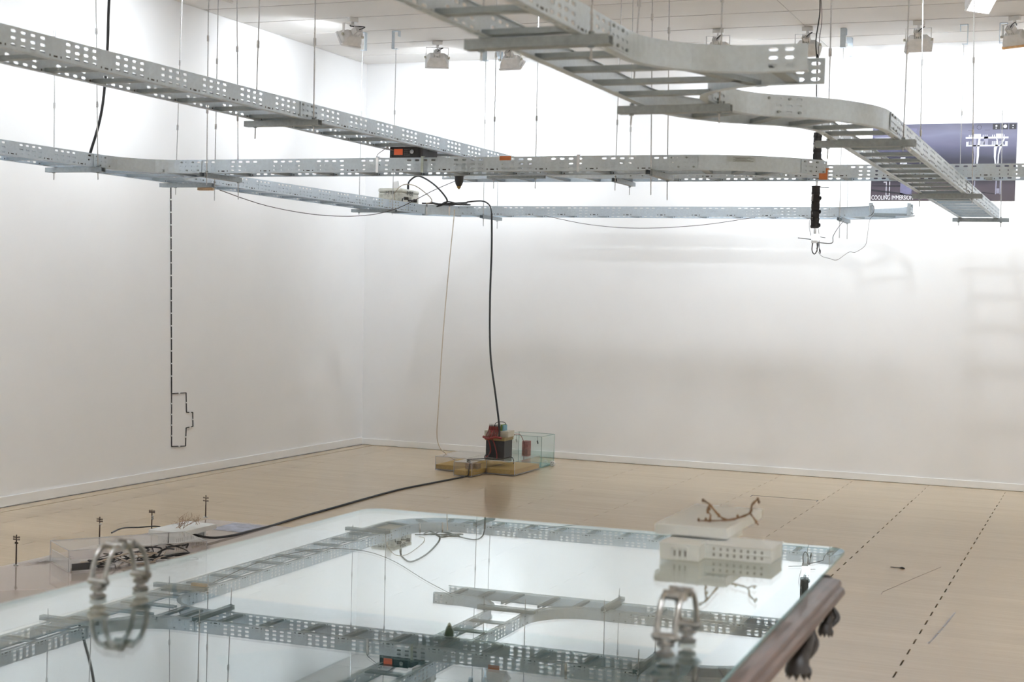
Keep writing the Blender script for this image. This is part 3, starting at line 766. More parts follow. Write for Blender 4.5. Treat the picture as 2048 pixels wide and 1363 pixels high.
for q in ([(1403, 262), (1440, 262), (1440, 380), (1430, 612), (1412, 612), (1420, 480), (1400, 360)], [(1536, 230), (1590, 230), (1590, 344), (1536, 344)], [(1706, 810), (1722, 810), (1718, 985), (1704, 985)], [(1760, 810), (1778, 810), (1774, 985), (1762, 985)], [(1430, 810), (1443, 810), (1443, 880), (1430, 880)], [(1722, 910), (1756, 910), (1756, 975), (1722, 975)]):
    d = MB(); ppoly(d, q); d.build('tower_shade_drawing', M_PRG, pst)
for q in ((458, 818, 620, 985), (535, 115, 655, 175), (95, 335, 480, 362)):
    d = MB(); prect(d, *q); d.build('block_drawing', M_PRL, pst)
for u0, v0, u1, v1 in ((265, 815, 275, 1010), (310, 815, 320, 1010), (265, 1000, 320, 1010), (232, 818, 272, 830), (92, 235, 98, 300), (92, 232, 330, 238), (605, 148, 640, 152), (605, 170, 648, 175), (612, 910, 616, 985), (612, 985, 650, 990), (540, 515, 566, 535), (540, 585, 566, 608)):
    d = MB(); prect(d, u0, v0, u1, v1); d.build('drawn_line', M_PRW, pst)
d = MB()
for k in range(12): prect(d, 95 + k * 32, 338, 99 + k * 32, 360)
for k in range(6): prect(d, 445 + k * 16, 560, 455 + k * 16, 610)
prect(d, 450, 495, 515, 515); d.build('hatching', M_PRW, pst)['kind'] = 'stuff'
for u in (1645, 1748, 1854):
    d = MB(); prect(d, u, 72, u + 92, 145); d.build('icon_ground', M_PRD, pst)
for q in ([(70, 918), (460, 965), (700, 1030), (460, 985), (70, 940)], [(75, 868), (460, 862), (460, 886), (75, 878)], [(1530, 955), (1700, 975), (1700, 985), (1530, 968)]):
    d = MB(); ppoly(d, q); d.build('drawn_shadow', M_PRD, pst)
d = MB()
for u, v, r in ((1690, 98, 13), (1688, 128, 7), (1802, 106, 24), (1903, 95, 9), (1902, 126, 7)):
    ppoly(d, [(u + r * math.cos(a * math.pi / 5), v + r * math.sin(a * math.pi / 5)) for a in range(10)], 0.0016)
d.build('icon', M_PRW, pst)
d = MB()
for a in range(8):
    a0 = a * math.pi / 4 + 0.12; a1 = a0 + 0.5
    ppoly(d, [(1469 + 26 * math.cos(a0), 112 + 26 * math.sin(a0)), (1469 + 33 * math.cos(a0), 112 + 33 * math.sin(a0)), (1469 + 33 * math.cos(a1), 112 + 33 * math.sin(a1)), (1469 + 26 * math.cos(a1), 112 + 26 * math.sin(a1))])
for k in range(5): prect(d, 1330 + k * 12, 148, 1335 + k * 12, 154); prect(d, 1545 + k * 14, 148, 1550 + k * 14, 154)
d.build('ring_icon', M_PRD, pst)
ROTB = Matrix.Rotation(math.pi / 2, 3, 'X')
text('lettering', 'COOLING IMMERSION', 0.052, mat('print_lettering', (0.72, 0.72, 0.75), 0.6, noise=0.02), pst, (PX0 + 0.006, WY1 - 0.0045, PZ0 + 0.008), ROTB, fit=0.345)

# ------------------------------------------------------------------ cable drawing on the left wall
def wx(z): return WX0 + (TOPX - WX0) * z / CZ + 0.004
wc = thing('wall_cable', (WX0, 9.66, 0.24), 'thin black cable clipped to the left wall, ending in a stepped outline', 'cable')
loop = [(9.63, 2.27), (9.667, 0.666), (9.675, 0.246), (9.863, 0.234), (9.868, 0.377), (9.961, 0.383), (9.957, 0.495), (9.871, 0.501), (9.862, 0.657), (9.667, 0.66)]
cb = MB()
for (ya, za), (yb, zb) in zip(loop, loop[1:]): cb.cyl((wx(za), ya, za), (wx(zb), yb, zb), 0.0048 if za > 1 else 0.0038, 6)
cb.build('cable_run', M_BLACK, wc)
def clip(y, z): MB().box(wx(z) - .004, wx(z) + .007, y - .009, y + .009, z - .005, z + .005).build('cable_clip', M_WHITE, wc)
z = 2.17
while z > 0.72: clip(9.63 + (2.27 - z) / 1.604 * 0.037, z); z -= 0.098
for (ya, za), (yb, zb) in zip(loop[1:], loop[2:]):
    k = max(2, round(math.hypot(yb - ya, zb - za) / 0.09))
    for i in range(1, k): clip(ya + (yb - ya) * i / k, za + (zb - za) * i / k)

# ------------------------------------------------------------------ things on the ladders
# black cable dropping from the ceiling to the left ladder
cable('power_cable', [(-5.70, 7.45, 3.709), (-5.725, 7.42, 3.25), (-5.718, 7.40, 2.9), (-5.735, 7.38, 2.55), (-5.80, 7.36, 2.29), (-5.88, 7.42, 2.225)], 0.0085, M_BLACK, 'black cable dropping from the ceiling to the ladder on the left edge')
# radio lying on the middle ladder
rd = thing('radio', (-3.88, 7.88, 2.287), 'black radio receiver with orange display on the middle ladder', 'radio')
MB().box(-3.955, -3.765, 7.785, 7.99, 2.287, 2.348).build('case', mat('radio_case', (0.07, 0.072, 0.078), 0.45, noise=0.06), rd, bevel=0.003)
fp = MB().box(-3.972, -3.785, 7.772, 7.786, 2.285, 2.351).build('front_panel', M_BLKPL, rd, bevel=0.003)
MB().box(-3.943, -3.887, 7.7705, 7.773, 2.304, 2.338).build('display', M_SCREEN, fp)
MB().cyl((-3.818, 7.773, 2.320), (-3.818, 7.752, 2.320), 0.0125, 14).build('tuning_knob', M_CHROME, fp)
for i in range(4):
    for j in range(4): MB().box(-3.876 + i * .0098, -3.870 + i * .0098, 7.7695, 7.773, 2.300 + j * .0105, 2.3055 + j * .0105).build('button', mat('grey_button', (0.12, 0.12, 0.125), 0.5, noise=0.05), fp)
for zz in (2.300, 2.335): MB().cyl((-3.96, 7.773, zz), (-3.96, 7.764, zz), 0.006, 8).build('small_knob', M_BLKPL, fp)
cable('radio_lead', [(-3.985, 7.80, 2.365), (-3.99, 7.80, 2.358), (-4.03, 7.80, 2.335), (-4.065, 7.79, 2.30), (-4.07, 7.84, 2.25)], 0.0016, M_WIRE, 'thin wire at the left side of the radio')
MB().ball((-3.985, 7.80, 2.366), 0.012).build('microphone', M_BLKPL, rd)
# straps on the middle ladder
for i, (xx, mt, lb) in enumerate(((-4.045, M_CHROME, 'bare metal strap around the middle ladder left of the radio'), (-3.752, mat('green_strap', (0.50, 0.56, 0.50), 0.35, 0.6, noise=0.12), 'greenish strap around the middle ladder below the radio'), (-2.79, M_CHROME, 'metal strap around the middle ladder, right of the orange tape'))):
    o = MB().box(xx - .008, xx + .008, BY - H - .004, BY - H - .0012, ZL - .006, ZL + .088).box(xx - .008, xx + .008, BY - H - .004, BY - H + .02, ZL + .086, ZL + .088)
    tag(o.build('strap', mt), lb, 'strap')
tag(MB().box(-3.265, -3.195, BY - H - .003, BY - H - .0012, ZL + .06, ZL + .084).build('tape', M_ORANGE), 'piece of orange tape on the middle ladder', 'tape')
ob = MB().box(-1.512, -1.466, 8.07, 8.075, ZL - .030, ZL + .004).box(-1.476, -1.466, 8.07, 8.075, ZL + .004, ZL + .026).box(-1.476, -1.458, 8.07, 8.075, ZL + .024, ZL + .032)
tag(ob.build('orange_hook', M_ORANGE), 'orange hook-shaped tape at the right end of the middle ladder', 'tape')
# sticker with fine print on the curved end
stp = arc(bc[0], bc[1], ro + 0.003, 270 + 17, 270 + 28, 5)
sk = MB()
for (xa, ya), (xb, yb) in zip(stp, stp[1:]): sk.add([(xa, ya, ZL + .045), (xb, yb, ZL + .045), (xb, yb, ZL + .074), (xa, ya, ZL + .074)], [(0, 1, 2, 3)])
sko = tag(sk.build('sticker', mat('sticker_paper', (0.50, 0.57, 0.61), 0.6, noise=0.04, nscale=90), solid=0.0008), 'pale printed sticker on the curved ladder end', 'sticker')
fpn = MB()
for k in range(5):
    a0 = 270 + (20.2 if k % 2 else 19.4); ap = arc(bc[0], bc[1], ro + 0.0038, a0, 270 + 27.2 - (k % 3) * 1.2, 5); zz = ZL + .048 + k * .005
    for (xa, ya_), (xb, yb_) in zip(ap, ap[1:]): fpn.add([(xa, ya_, zz), (xb, yb_, zz), (xb, yb_, zz + .0016), (xa, ya_, zz + .0016)], [(0, 1, 2, 3)])
fpn.build('fine_print', M_INK, sko)['kind'] = 'stuff'
# beige junction box on the left wall ladder
jb = thing('junction_box', (-5.845, 11.7, 2.222), 'beige plastic junction box with knockouts on the left wall ladder', 'box')
bx0_, bx1_, by0_, by1_, bz0, bz1 = -5.995, -5.768, 11.53, 11.88, 2.223, 2.405
MB().box(bx0_, bx1_, by0_, by1_, bz0, bz1 - .035).build('case', M_BOX, jb, bevel=0.012)
MB().box(bx0_ - .004, bx1_ + .004, by0_ - .004, by1_ + .004, bz1 - .036, bz1).build('lid', M_BOX, jb, bevel=0.014)
M_KNOCK = mat('knockout_plastic', (0.50, 0.50, 0.45), 0.5, noise=0.04)
for i in range(6):
    for j in range(2):
        xk = bx0_ + .032 + i * .034
        MB().lathe([(.0125, 0), (.0125, .0025), (.010, .0025), (.010, .001)], (xk, by0_ - .0028, 2.340 - j * .045 + (i % 2) * .012), 12, 'y').build('knockout', M_KNOCK, jb)
for i in range(3):
    MB().lathe([(.016, 0), (.016, .002), (.013, .002)], (bx1_ + .0005, by0_ + .08 + i * .09, 2.32), 12, 'x').build('knockout', M_KNOCK, jb)
ROTX = Matrix.Rotation(math.pi / 2, 3, 'Z') @ ROTB
text('marking', 'M-16', 0.040, M_INK, jb, (bx0_ + .075, by0_ - .0065, 2.352), ROTB)
text('marking', 'MBE', 0.055, M_INK, jb, (bx1_ + .0065, by0_ + .10, 2.350), ROTX, sx=1.2)
text('marking', 'N16', 0.050, M_INK, jb, (bx1_ + .0045, by0_ + .12, 2.290), ROTX, sx=1.2)
MB().box(-5.90, -5.80, 11.60, 11.606, 2.405, 2.41).obox((-5.87, 11.62, 2.435), (.030, 0, .006), (0, .004, 0), (-.008, 0, .033)).build('antenna_panel', M_WHITE, jb)
MB().cyl((-5.80, 11.72, 2.4045), (-5.80, 11.72, 2.445), 0.010, 10).build('cable_gland', M_BLKPL, jb)
cable('box_cable', [(-5.80, 11.72, 2.445), (-5.79, 11.74, 2.49), (-5.71, 11.75, 2.527), (-5.577, 11.78, 2.456), (-5.49, 11.84, 2.35), (-5.50, 11.88, 2.30), (-5.60, 11.90, 2.27)], 0.0075, M_BLACK, 'thick black cable arching out of the beige box')
cable('beige_loop', [(-5.815, 11.50, 2.29), (-5.818, 11.50, 2.36), (-5.74, 11.50, 2.43), (-5.65, 11.56, 2.425), (-5.56, 11.66, 2.34), (-5.55, 11.68, 2.295), (-5.60, 11.68, 2.285)], 0.004, M_BEIGEW, 'beige cable loop in front of the beige box')
tag(MB().cyl((-5.705, 11.46, 2.312), (-5.685, 11.49, 2.312), .014, 10).cyl((-5.72, 11.46, 2.312), (-5.725, 11.46, 2.285), .005, 6).build('plug', M_BLKPL), 'small black socket dangling before the beige box', 'plug')
tag(MB().cyl((-5.69, 11.50, 2.294), (-5.62, 11.54, 2.294), .006, 8).cyl((-5.65, 11.525, 2.294), (-5.62, 11.54, 2.294), .015, 10).build('plug', M_BLKPL), 'black plug lying on the rail before the beige box', 'plug')
cc1 = [(-5.70, 11.80, 2.292)]
for k in range(15):
    a = k * 0.9; cc1.append((-5.50 + 0.14 * math.cos(a) + 0.06 * math.sin(a * .5), 12.0 + 0.10 * math.sin(a), 2.292 + 0.010 * (k % 3)))
cc1 += [(-5.35, 12.02, 2.32), (-5.20, 11.99, 2.325), (-5.12, 11.97, 2.285), (-5.09, 11.95, 2.21)]
cable('coiled_cable', cc1, 0.0065, M_BLACK, 'coiled black cable on the corner ladder bend', k=8)
cable('drop_cable', [(-5.09, 11.95, 2.215), (-5.06, 11.90, 1.9), (-5.02, 11.8, 1.45), (-4.96, 11.7, 1.0), (-4.86, 11.6, 0.65), (-4.775, 11.49, 0.42), (-4.765, 11.48, 0.30)], 0.0085, M_BLACK, 'thick black cable hanging from the corner ladder to the battery')
cable('drop_cable', [(-5.43, 11.90, 2.235), (-5.42, 11.88, 2.19), (-5.40, 11.75, 1.7), (-5.37, 11.6, 1.1), (-5.345, 11.5, 0.55), (-5.355, 11.5, 0.30), (-5.33, 11.5, 0.19), (-5.28, 11.52, 0.13), (-5.15, 11.5, 0.06)], 0.0042, M_BEIGEW, 'thin beige cable hanging from the corner ladder to the clear boxes')
# webcam-like black spot below the middle ladder
wb = thing('bulb_socket', (-3.66, 8.08, 2.205), 'small black bulb socket hanging below the middle ladder', 'lamp')
MB().lathe([(.012, -.062), (.020, -.05), (.026, -.03), (.027, 0), (.012, 0.002)], (-3.66, 8.08, 2.205), 14).build('socket', M_BLKPL, wb, smooth=40)
MB().lathe([(.004, -.078), (.012, -.068), (.012, -.06)], (-3.66, 8.08, 2.205), 10).build('bulb_tip', mat('brass', (0.35, 0.24, 0.10), 0.35, 0.9, noise=0.1), wb)
MB().box(-3.69, -3.63, 8.07, 8.09, 2.203, 2.207).build('mount_plate', M_BLKPL, wb)
cable('signal_wire', [(-5.70, 8.62, 2.165), (-5.62, 9.1, 2.09), (-5.42, 9.5, 2.05), (-5.15, 9.7, 2.06), (-4.9, 9.75, 2.12), (-4.62, 9.76, 2.25), (-4.42, 9.77, 2.33)], 0.0026, M_WIRE, 'thin dark wire sagging from the left tee to the upper tee')
tag(MB().box(-5.80, -5.68, 8.50, 8.53, 2.155, 2.173).build('wood_peg', mat('pine', (0.55, 0.38, 0.22), 0.6, noise=0.15)), 'small wooden peg under the left tee hanger', 'peg')
cable('signal_wire', [(-4.646, 12.1, 2.205), (-4.227, 12.1, 2.131), (-3.774, 12.1, 2.104), (-3.249, 12.1, 2.134), (-2.782, 12.1, 2.203)], 0.0026, M_WIRE, 'thin dark wire sagging below the back ladder')

# ------------------------------------------------------------------ hanging black tubes with lamp
hd = thing('hanging_sculpture', (-1.87, 9.9, 1.80), 'string of black ribbed tubes with white lamp hanging beside the poster', 'sculpture')
def ribbed(x, y, z0, z1, r):
    prof = [(r * .5, z0)]
    n = int((z1 - z0) / 0.012)
    for i in range(n + 1):
        zz = z0 + (z1 - z0) * i / n
        prof.append((r * (1.0 if i % 2 else 0.93) * (1 + 0.05 * math.sin(i * 1.7)), zz))
    prof.append((r * .5, z1)); return MB().lathe(prof, (x, y, 0), 14)
for z0, z1, nm in ((2.335, 2.64, 'upper'), (2.005, 2.285, 'lower')):
    tb = ribbed(-1.871, 9.9, z0, z1, 0.029).build('ribbed_tube', M_BLACK, hd)
    for k in range(9):
        a = k * 2.1; zz = z0 + 0.02 + (z1 - z0 - .04) * k / 8
        MB().ball((-1.871 + .03 * math.cos(a), 9.9 + .03 * math.sin(a), zz), .009, .009, .014, 8, 5).build('tube_knob', M_BLACK, tb)
    for grp in (0.20, 0.62):
        for k in range(6): MB().box(-1.886, -1.8825, 9.8675, 9.870, z0 + (z1 - z0) * grp + k * .009, z0 + (z1 - z0) * grp + k * .009 + .005).build('white_dash', M_WHITE, tb)
MB().cyl((-1.868, 9.9, 2.285), (-1.868, 9.9, 2.335), 0.009, 8).build('joint_rod', M_CHROME, hd)
MB().obox((-1.83, 9.9, 2.277), (.045, 0, -.003), (0, .006, 0), (0, 0, .0022)).build('blade', M_BLKPL, hd)
MB().cyl((-1.868, 9.9, 1.965), (-1.868, 9.9, 2.005), 0.010, 8).build('joint_rod', M_CHROME, hd)
lampb = MB().box(-1.885, -1.838, 9.87, 9.93, 1.925, 1.965).build('lamp_block', M_LED, hd, bevel=0.005)
MB().box(-1.885, -1.845, 9.875, 9.925, 1.905, 1.924).build('lamp_base', M_CHROME, hd)
MB().obox((-1.925, 9.9, 1.933), (.055, 0, -.006), (0, .005, 0), (0, 0, .0022)).obox((-1.82, 9.9, 1.945), (.022, 0, -.003), (0, .004, 0), (0, 0, .0018)).build('blade', M_BLKPL, hd)
MB().tube(smoothpts([(-1.88, 9.9, 1.91), (-1.884, 9.9, 1.86), (-1.868, 9.9, 1.832), (-1.850, 9.9, 1.86), (-1.853, 9.9, 1.915)], 6), 0.0035, 6).build('cable_loop', M_BLACK, hd, smooth=50)
MB().box(-1.848, -1.838, 9.90, 9.902, 1.88, 1.905).build('paper_tag', M_PAPER, hd)
MB().tube([(-1.835, 9.9, 1.87), (-1.831, 9.9, 1.855), (-1.829, 9.9, 1.835)], [.003, .006, .003], 6).build('inline_plug', M_BLACK, hd)
MB().tube(smoothpts([(-1.845, 9.9, 2.00), (-1.838, 9.9, 1.94), (-1.835, 9.9, 1.87)], 4), 0.0016, 5).build('lead', M_WIRE, hd)
MB().tube(smoothpts([(-1.905, 9.9, 2.06), (-1.908, 9.9, 2.02), (-1.895, 9.9, 1.96), (-1.878, 9.9, 1.93)], 5), 0.0016, 5).build('lead', M_WIRE, hd)
MB().tube(smoothpts([(-1.90, 9.9, 3.70), (-1.885, 9.9, 3.45), (-1.905, 9.9, 3.25), (-1.892, 9.9, 3.10), (-1.889, 9.9, 2.9), (-1.872, 9.9, 2.64)], 5), 0.0042, 6).build('suspension_cable', M_BLACK, hd)
MB().tube(smoothpts([(-1.89, 9.9, 3.60), (-1.87, 9.9, 3.40), (-1.885, 9.9, 3.2), (-1.88, 9.9, 2.9), (-1.868, 9.9, 2.64)], 5), 0.002, 5).build('lead', M_WIRE, hd)
MB().tube([(-1.892, 9.9, 3.16), (-1.891, 9.9, 3.14), (-1.889, 9.9, 3.11)], [.004, .010, .004], 8).build('cable_grip', M_BLACK, hd)
MB().lathe([(.004, -.06), (.018, -.05), (.02, 0)], (-1.90, 9.9, 3.70), 10).build('ceiling_hook', M_BLKPL, hd)
cable('lamp_wire', [(-2.04, 12.0, 2.17), (-1.98, 11.4, 2.08), (-1.87, 10.6, 1.985), (-1.79, 10.1, 1.915), (-1.843, 9.9, 1.91)], 0.003, M_WIRE, 'dark wire running from the back ladder to the lamp of the hanging tubes')
cable('thread_wire', [(-1.765, 11.74, 2.20), (-1.765, 11.55, 2.15), (-1.80, 11.7, 2.04), (-1.80, 11.6, 1.96), (-1.855, 11.5, 1.905), (-1.89, 11.4, 1.90), (-1.94, 11.2, 1.835), (-1.96, 11.0, 1.838), (-1.985, 10.8, 1.85), (-1.93, 10.3, 1.885), (-1.835, 9.9, 1.875)], 0.0016, M_WIRE, 'very thin kinked wire looping from the back ladder end to the hanging tubes')
cable('tied_wire', [(-1.80, 11.73, 2.29), (-1.765, 11.715, 2.275), (-1.758, 11.71, 2.235), (-1.775, 11.715, 2.205), (-1.80, 11.73, 2.195)], 0.0022, M_WIRE, 'thin wire tied around the open back ladder end')

# ------------------------------------------------------------------ floor installation by the back wall
def hollow(root, x0, x1, y0, y1, z0, z1, t, material, lid=True, edge=None):
    """sheets of a clear box, each its own part"""
    MB().box(x0, x1, y0, y0 + t, z0, z1).build('front_pane', material, root)
    MB().box(x0, x1, y1 - t, y1, z0, z1).build('rear_pane', material, root)
    MB().box(x0, x0 + t, y0 + t, y1 - t, z0, z1).build('side_pane', material, root)
    MB().box(x1 - t, x1, y0 + t, y1 - t, z0, z1).build('side_pane', material, root)
    if lid: MB().box(x0, x1, y0, y1, z1, z1 + t).build('top_pane', material, root)
    MB().box(x0, x1, y0, y1, z0 - t, z0).build('bottom_pane', edge or material, root)
M_ACE = glass('acrylic_edge', (0.8, 0.8, 0.82), 1.5, body=((0.8, 0.8, 0.82), 0.5))
for lb, x0, x1, y0, y1 in (('left clear acrylic box with a layer of sand on the floor', -5.29, -4.995, 11.34, 11.86),
                           ('front clear acrylic box with sand, sticking out towards the viewer', -4.99, -4.825, 11.06, 11.86),
                           ('right clear acrylic box with sand, before the glass tank', -4.82, -4.56, 11.34, 11.92)):
    ab = thing('acrylic_box', ((x0 + x1) / 2, (y0 + y1) / 2, 0), lb, 'box', 'clear sand boxes')
    hollow(ab, x0, x1, y0, y1, 0.010, 0.118, 0.004, G_SANDBOX, True, M_ACE)
    MB().box(x0 + .005, x1 - .005, y0 + .005, y1 - .005, 0.014, 0.050).build('sand_bed', M_SAND, ab)
    e = MB()
    for xx in (x0, x1 - .003): e.box(xx, xx + .003, y0 - .0005, y0 + .003, 0.01, 0.121)
    e.box(x0, x1, y0 - .0005, y0 + .003, 0.118, 0.1215); e.build('front_edge', M_ACE, ab)
tag(MB().box(-4.945, -4.88, 11.20, 11.30, 0.051, 0.095).box(-4.865, -4.85, 11.22, 11.30, 0.051, 0.095).build('stone_block', mat('block_stone', (0.30, 0.22, 0.15), 0.9, noise=0.35, nscale=70, bump=0.3)), 'small rough block inside the front sand box', 'block')
bt = thing('battery', (-4.81, 11.6, 0.122), 'black battery topped by red wired terminal strip on the clear boxes', 'battery')
MB().box(-4.895, -4.725, 11.50, 11.68, 0.122, 0.27).build('battery_case', M_BLKPL, bt, bevel=0.004)
MB().box(-4.90, -4.72, 11.49, 11.69, 0.27, 0.30).build('brass_plate', mat('brass_plate', (0.32, 0.25, 0.12), 0.5, 0.3, noise=0.15), bt)
MB().box(-4.92, -4.70, 11.52, 11.66, 0.30, 0.352).build('terminal_rail', M_CREAM, bt, bevel=0.004)
MB().box(-4.885, -4.775, 11.535, 11.60, 0.352, 0.395).build('terminal_block', mat('dark_grey_block', (0.12, 0.12, 0.12), 0.5, noise=0.1), bt)
MB().box(-4.775, -4.76, 11.53, 11.61, 0.34, 0.405).build('earth_terminal', M_GREEN, bt)
MB().box(-4.758, -4.748, 11.53, 11.61, 0.35, 0.40).build('blue_terminal', mat('blue_terminal', (0.15, 0.35, 0.45), 0.4, noise=0.1), bt)
for k in range(9):
    xx = -4.878 + k * .0122
    MB().box(xx - .0025, xx + .0025, 11.531, 11.536, 0.383, 0.408).build('terminal_pin', M_CHROME, bt)
    MB().tube(smoothpts([(xx, 11.53, 0.385), (xx, 11.515, 0.35), (xx + (k % 3 - 1) * .01, 11.49, 0.315), (xx - .008, 11.48, 0.293)], 4), 0.0045, 5).build('red_lead', M_RED, bt)
MB().tube(smoothpts([(-4.91, 11.475, 0.30), (-4.86, 11.465, 0.285), (-4.80, 11.47, 0.30), (-4.74, 11.475, 0.295)], 5), 0.011, 6).build('red_lead', M_RED, bt)
MB().tube(smoothpts([(-4.875, 11.475, 0.29), (-4.845, 11.46, 0.25), (-4.838, 11.47, 0.18), (-4.86, 11.47, 0.14), (-4.88, 11.46, 0.128)], 5), 0.005, 5).build('red_lead', M_RED, bt)
MB().tube(smoothpts([(-4.83, 11.475, 0.29), (-4.80, 11.465, 0.24), (-4.775, 11.46, 0.16), (-4.77, 11.45, 0.125)], 5), 0.005, 5).build('red_lead', M_RED, bt)
MB().tube(smoothpts([(-4.83, 11.53, 0.37), (-4.825, 11.53, 0.41), (-4.80, 11.55, 0.425), (-4.76, 11.58, 0.42), (-4.75, 11.6, 0.39)], 5), 0.003, 5).build('black_lead', M_BLACK, bt)
tk = thing('glass_tank', (-4.76, 12.15, 0), 'open glass tank half filled with water by the back wall', 'tank')
tx0, tx1, ty0, ty1 = -4.93, -4.585, 12.02, 12.34
MB().box(tx0, tx1, ty0, ty1, 0.004, 0.012).build('bottom_pane', G_EDGE, tk)
for n_, (a, b, c_, d_) in (('front_pane', (tx0, tx1, ty0, ty0 + .005)), ('rear_pane', (tx0, tx1, ty1 - .005, ty1)), ('side_pane', (tx0, tx0 + .005, ty0 + .005, ty1 - .005)), ('side_pane', (tx1 - .005, tx1, ty0 + .005, ty1 - .005))):
    MB().box(a, b, c_, d_, 0.012, 0.275).build(n_, G_TANK, tk)
e = MB()
for xx in (tx0, tx1 - .004):
    for yy in (ty0 - .0005, ty1 - .0035): e.box(xx, xx + .004, yy, yy + .004, 0.012, 0.275)
for yy in (ty0 - .0005, ty1 - .0035): e.box(tx0, tx1, yy, yy + .004, 0.272, 0.2755)
for xx in (tx0, tx1 - .004): e.box(xx, xx + .004, ty0, ty1, 0.272, 0.2755)
e.build('glass_edge', G_EDGE, tk)
MB().box(tx0 + .0055, tx1 - .0055, ty0 + .0055, ty1 - .0055, 0.0125, 0.115).build('water', G_WATER, tk)
tag(MB().box(-4.905, -4.85, 12.36, 12.44, 0.001, 0.19).build('pink_parcel', mat('pink_wrap', (0.45, 0.14, 0.13), 0.5, noise=0.25, nscale=40)), 'dusky pink block on the floor seen through the glass tank', 'block')
wh = thing('wheel', (-4.548, 12.22, 0), 'small white wheel at the right corner of the tank', 'wheel')
MB().lathe([(.006, -.007), (.021, -.007), (.024, -.003), (.024, .003), (.021, .007), (.006, .007)], (-4.555, 12.22, 0.0245), 18, 'y').build('rim', M_WHITE, wh, smooth=40)
for k in range(4):
    a = k * math.pi / 2 + .5
    MB().cyl((-4.555 + .011 * math.cos(a), 12.2125, 0.0245 + .011 * math.sin(a)), (-4.555 + .011 * math.cos(a), 12.2145, 0.0245 + .011 * math.sin(a)), .0038, 6).build('spoke_hole', M_INK, wh)
cable('tank_lead', [(-4.86, 12.015, 0.24), (-4.845, 12.015, 0.275), (-4.825, 12.02, 0.285), (-4.80, 12.06, 0.27), (-4.785, 12.1, 0.20), (-4.79, 12.12, 0.12), (-4.79, 12.12, 0.06)], 0.0028, M_RED, 'red wire bending into the glass tank')
for xx, lb in ((-4.835, 'left'), (-4.635, 'right')):
    cl = thing('clip', (xx, 12.05, 0.21), 'small metal clip hanging inside the %s end of the tank' % lb, 'clip')
    MB().cyl((xx, 12.05, 0.235), (xx, 12.04, 0.277), .0015, 5).build('wire', M_WIRE, cl)
    MB().obox((xx, 12.05, 0.222), (.005, 0, .003), (0, .004, 0), (-.004, 0, .014)).build('jaw', M_CHROME, cl)
cable('floor_lead', [(-4.88, 11.02, 0.006), (-4.92, 10.6, 0.006), (-4.965, 10.1, 0.006), (-4.964, 9.695, 0.006), (-4.93, 9.0, 0.006), (-4.907, 8.443, 0.006), (-4.86, 7.8, 0.008), (-4.875, 7.40, 0.02), (-5.0, 7.30, 0.05)], 0.0075, M_BLACK, 'black double cable running across the floor to the models')
cable('floor_lead', [(-4.88, 11.02, 0.006), (-4.855, 11.05, 0.02), (-4.845, 11.05, 0.09), (-4.87, 11.12, 0.127), (-4.93, 11.2, 0.128), (-4.87, 11.3, 0.128), (-4.82, 11.36, 0.135), (-4.83, 11.42, 0.165), (-4.86, 11.42, 0.15), (-4.84, 11.38, 0.128), (-4.72, 11.42, 0.128), (-4.62, 11.40, 0.15), (-4.585, 11.37, 0.13), (-4.58, 11.36, 0.10)], 0.004, M_BLACK, 'black cable twisting over the clear sand boxes')

# ------------------------------------------------------------------ models on the floor at the left
ps = tag(MB().box(-5.36, -4.35, 4.9, 8.05, 0.0015, 0.0055).build('plastic_sheet', G_SHEET), 'large clear plastic sheet lying on the floor under the models', 'sheet')
def pole(x, y, h, label, arms, extra=0):
    r = thing('model_pole', (x, y, 0.0055), label, 'model pole', 'model utility poles')
    MB().tube([(x, y, 0.0055), (x, y, h)], [.0042, .003], 8).build('post', M_POLE, r)
    MB().cyl((x, y, 0.0056), (x, y, 0.0105), .013, 10).build('foot', mat('foot_grey', (0.45, 0.46, 0.44), 0.5, noise=0.1), r)
    for zz, hw in arms:
        a = MB().box(x - hw, x + hw, y - .0022, y + .0022, zz - .002, zz + .002).build('cross_arm', M_POLE, r)
        for k in (-.9, -.5, .5, .9): MB().cyl((x + hw * k, y, zz + .002), (x + hw * k, y, zz + .007), .0016, 5).build('insulator', M_POLE, a)
    for k in range(extra):
        MB().cyl((x + .006, y, h - .045 - k * .013), (x + .006, y, h - .036 - k * .013), .0055, 8).build('transformer', mat('foot_grey', (0.4, 0.4, 0.4)), r)
pole(-5.312, 6.199, 0.168, 'leftmost model utility pole', ((0.154, .021), (0.142, .021), (0.122, .010)))
pole(-5.328, 6.91, 0.17, 'second model utility pole from the left, behind the wire-filled box', ((0.155, .021), (0.143, .021)), 1)
pole(-5.305, 7.373, 0.155, 'third model utility pole from the left, beside the small white building', ((0.146, .021), (0.138, .021)), 2)
pole(-5.411, 8.10, 0.150, 'rightmost model utility pole, behind the small white building', ((0.132, .02), (0.113, .02)))
wbx = thing('wire_box', (-5.227, 6.363, 0.006), 'clear acrylic box full of tangled black wires on the floor', 'box')
bxo, byo, bw, bl_ = -5.227, 6.363, 0.34, 0.75
hollow(wbx, bxo, bxo + bw, byo, byo + bl_, 0.0095, 0.118, 0.0035, G_ACR)
e = MB()
for xx in (bxo - .001, bxo + bw - .003):
    e.box(xx, xx + .004, byo - .0005, byo + .0035, 0.0095, 0.122); e.box(xx, xx + .004, byo, byo + bl_, 0.1185, 0.122); e.box(xx, xx + .004, byo + bl_ - .003, byo + bl_ + .001, 0.0095, 0.122)
e.box(bxo, bxo + bw, byo - .0005, byo + .0035, 0.1185, 0.122); e.box(bxo, bxo + bw, byo + bl_ - .003, byo + bl_ + .001, 0.1185, 0.122); e.build('box_edge', M_ACE, wbx)
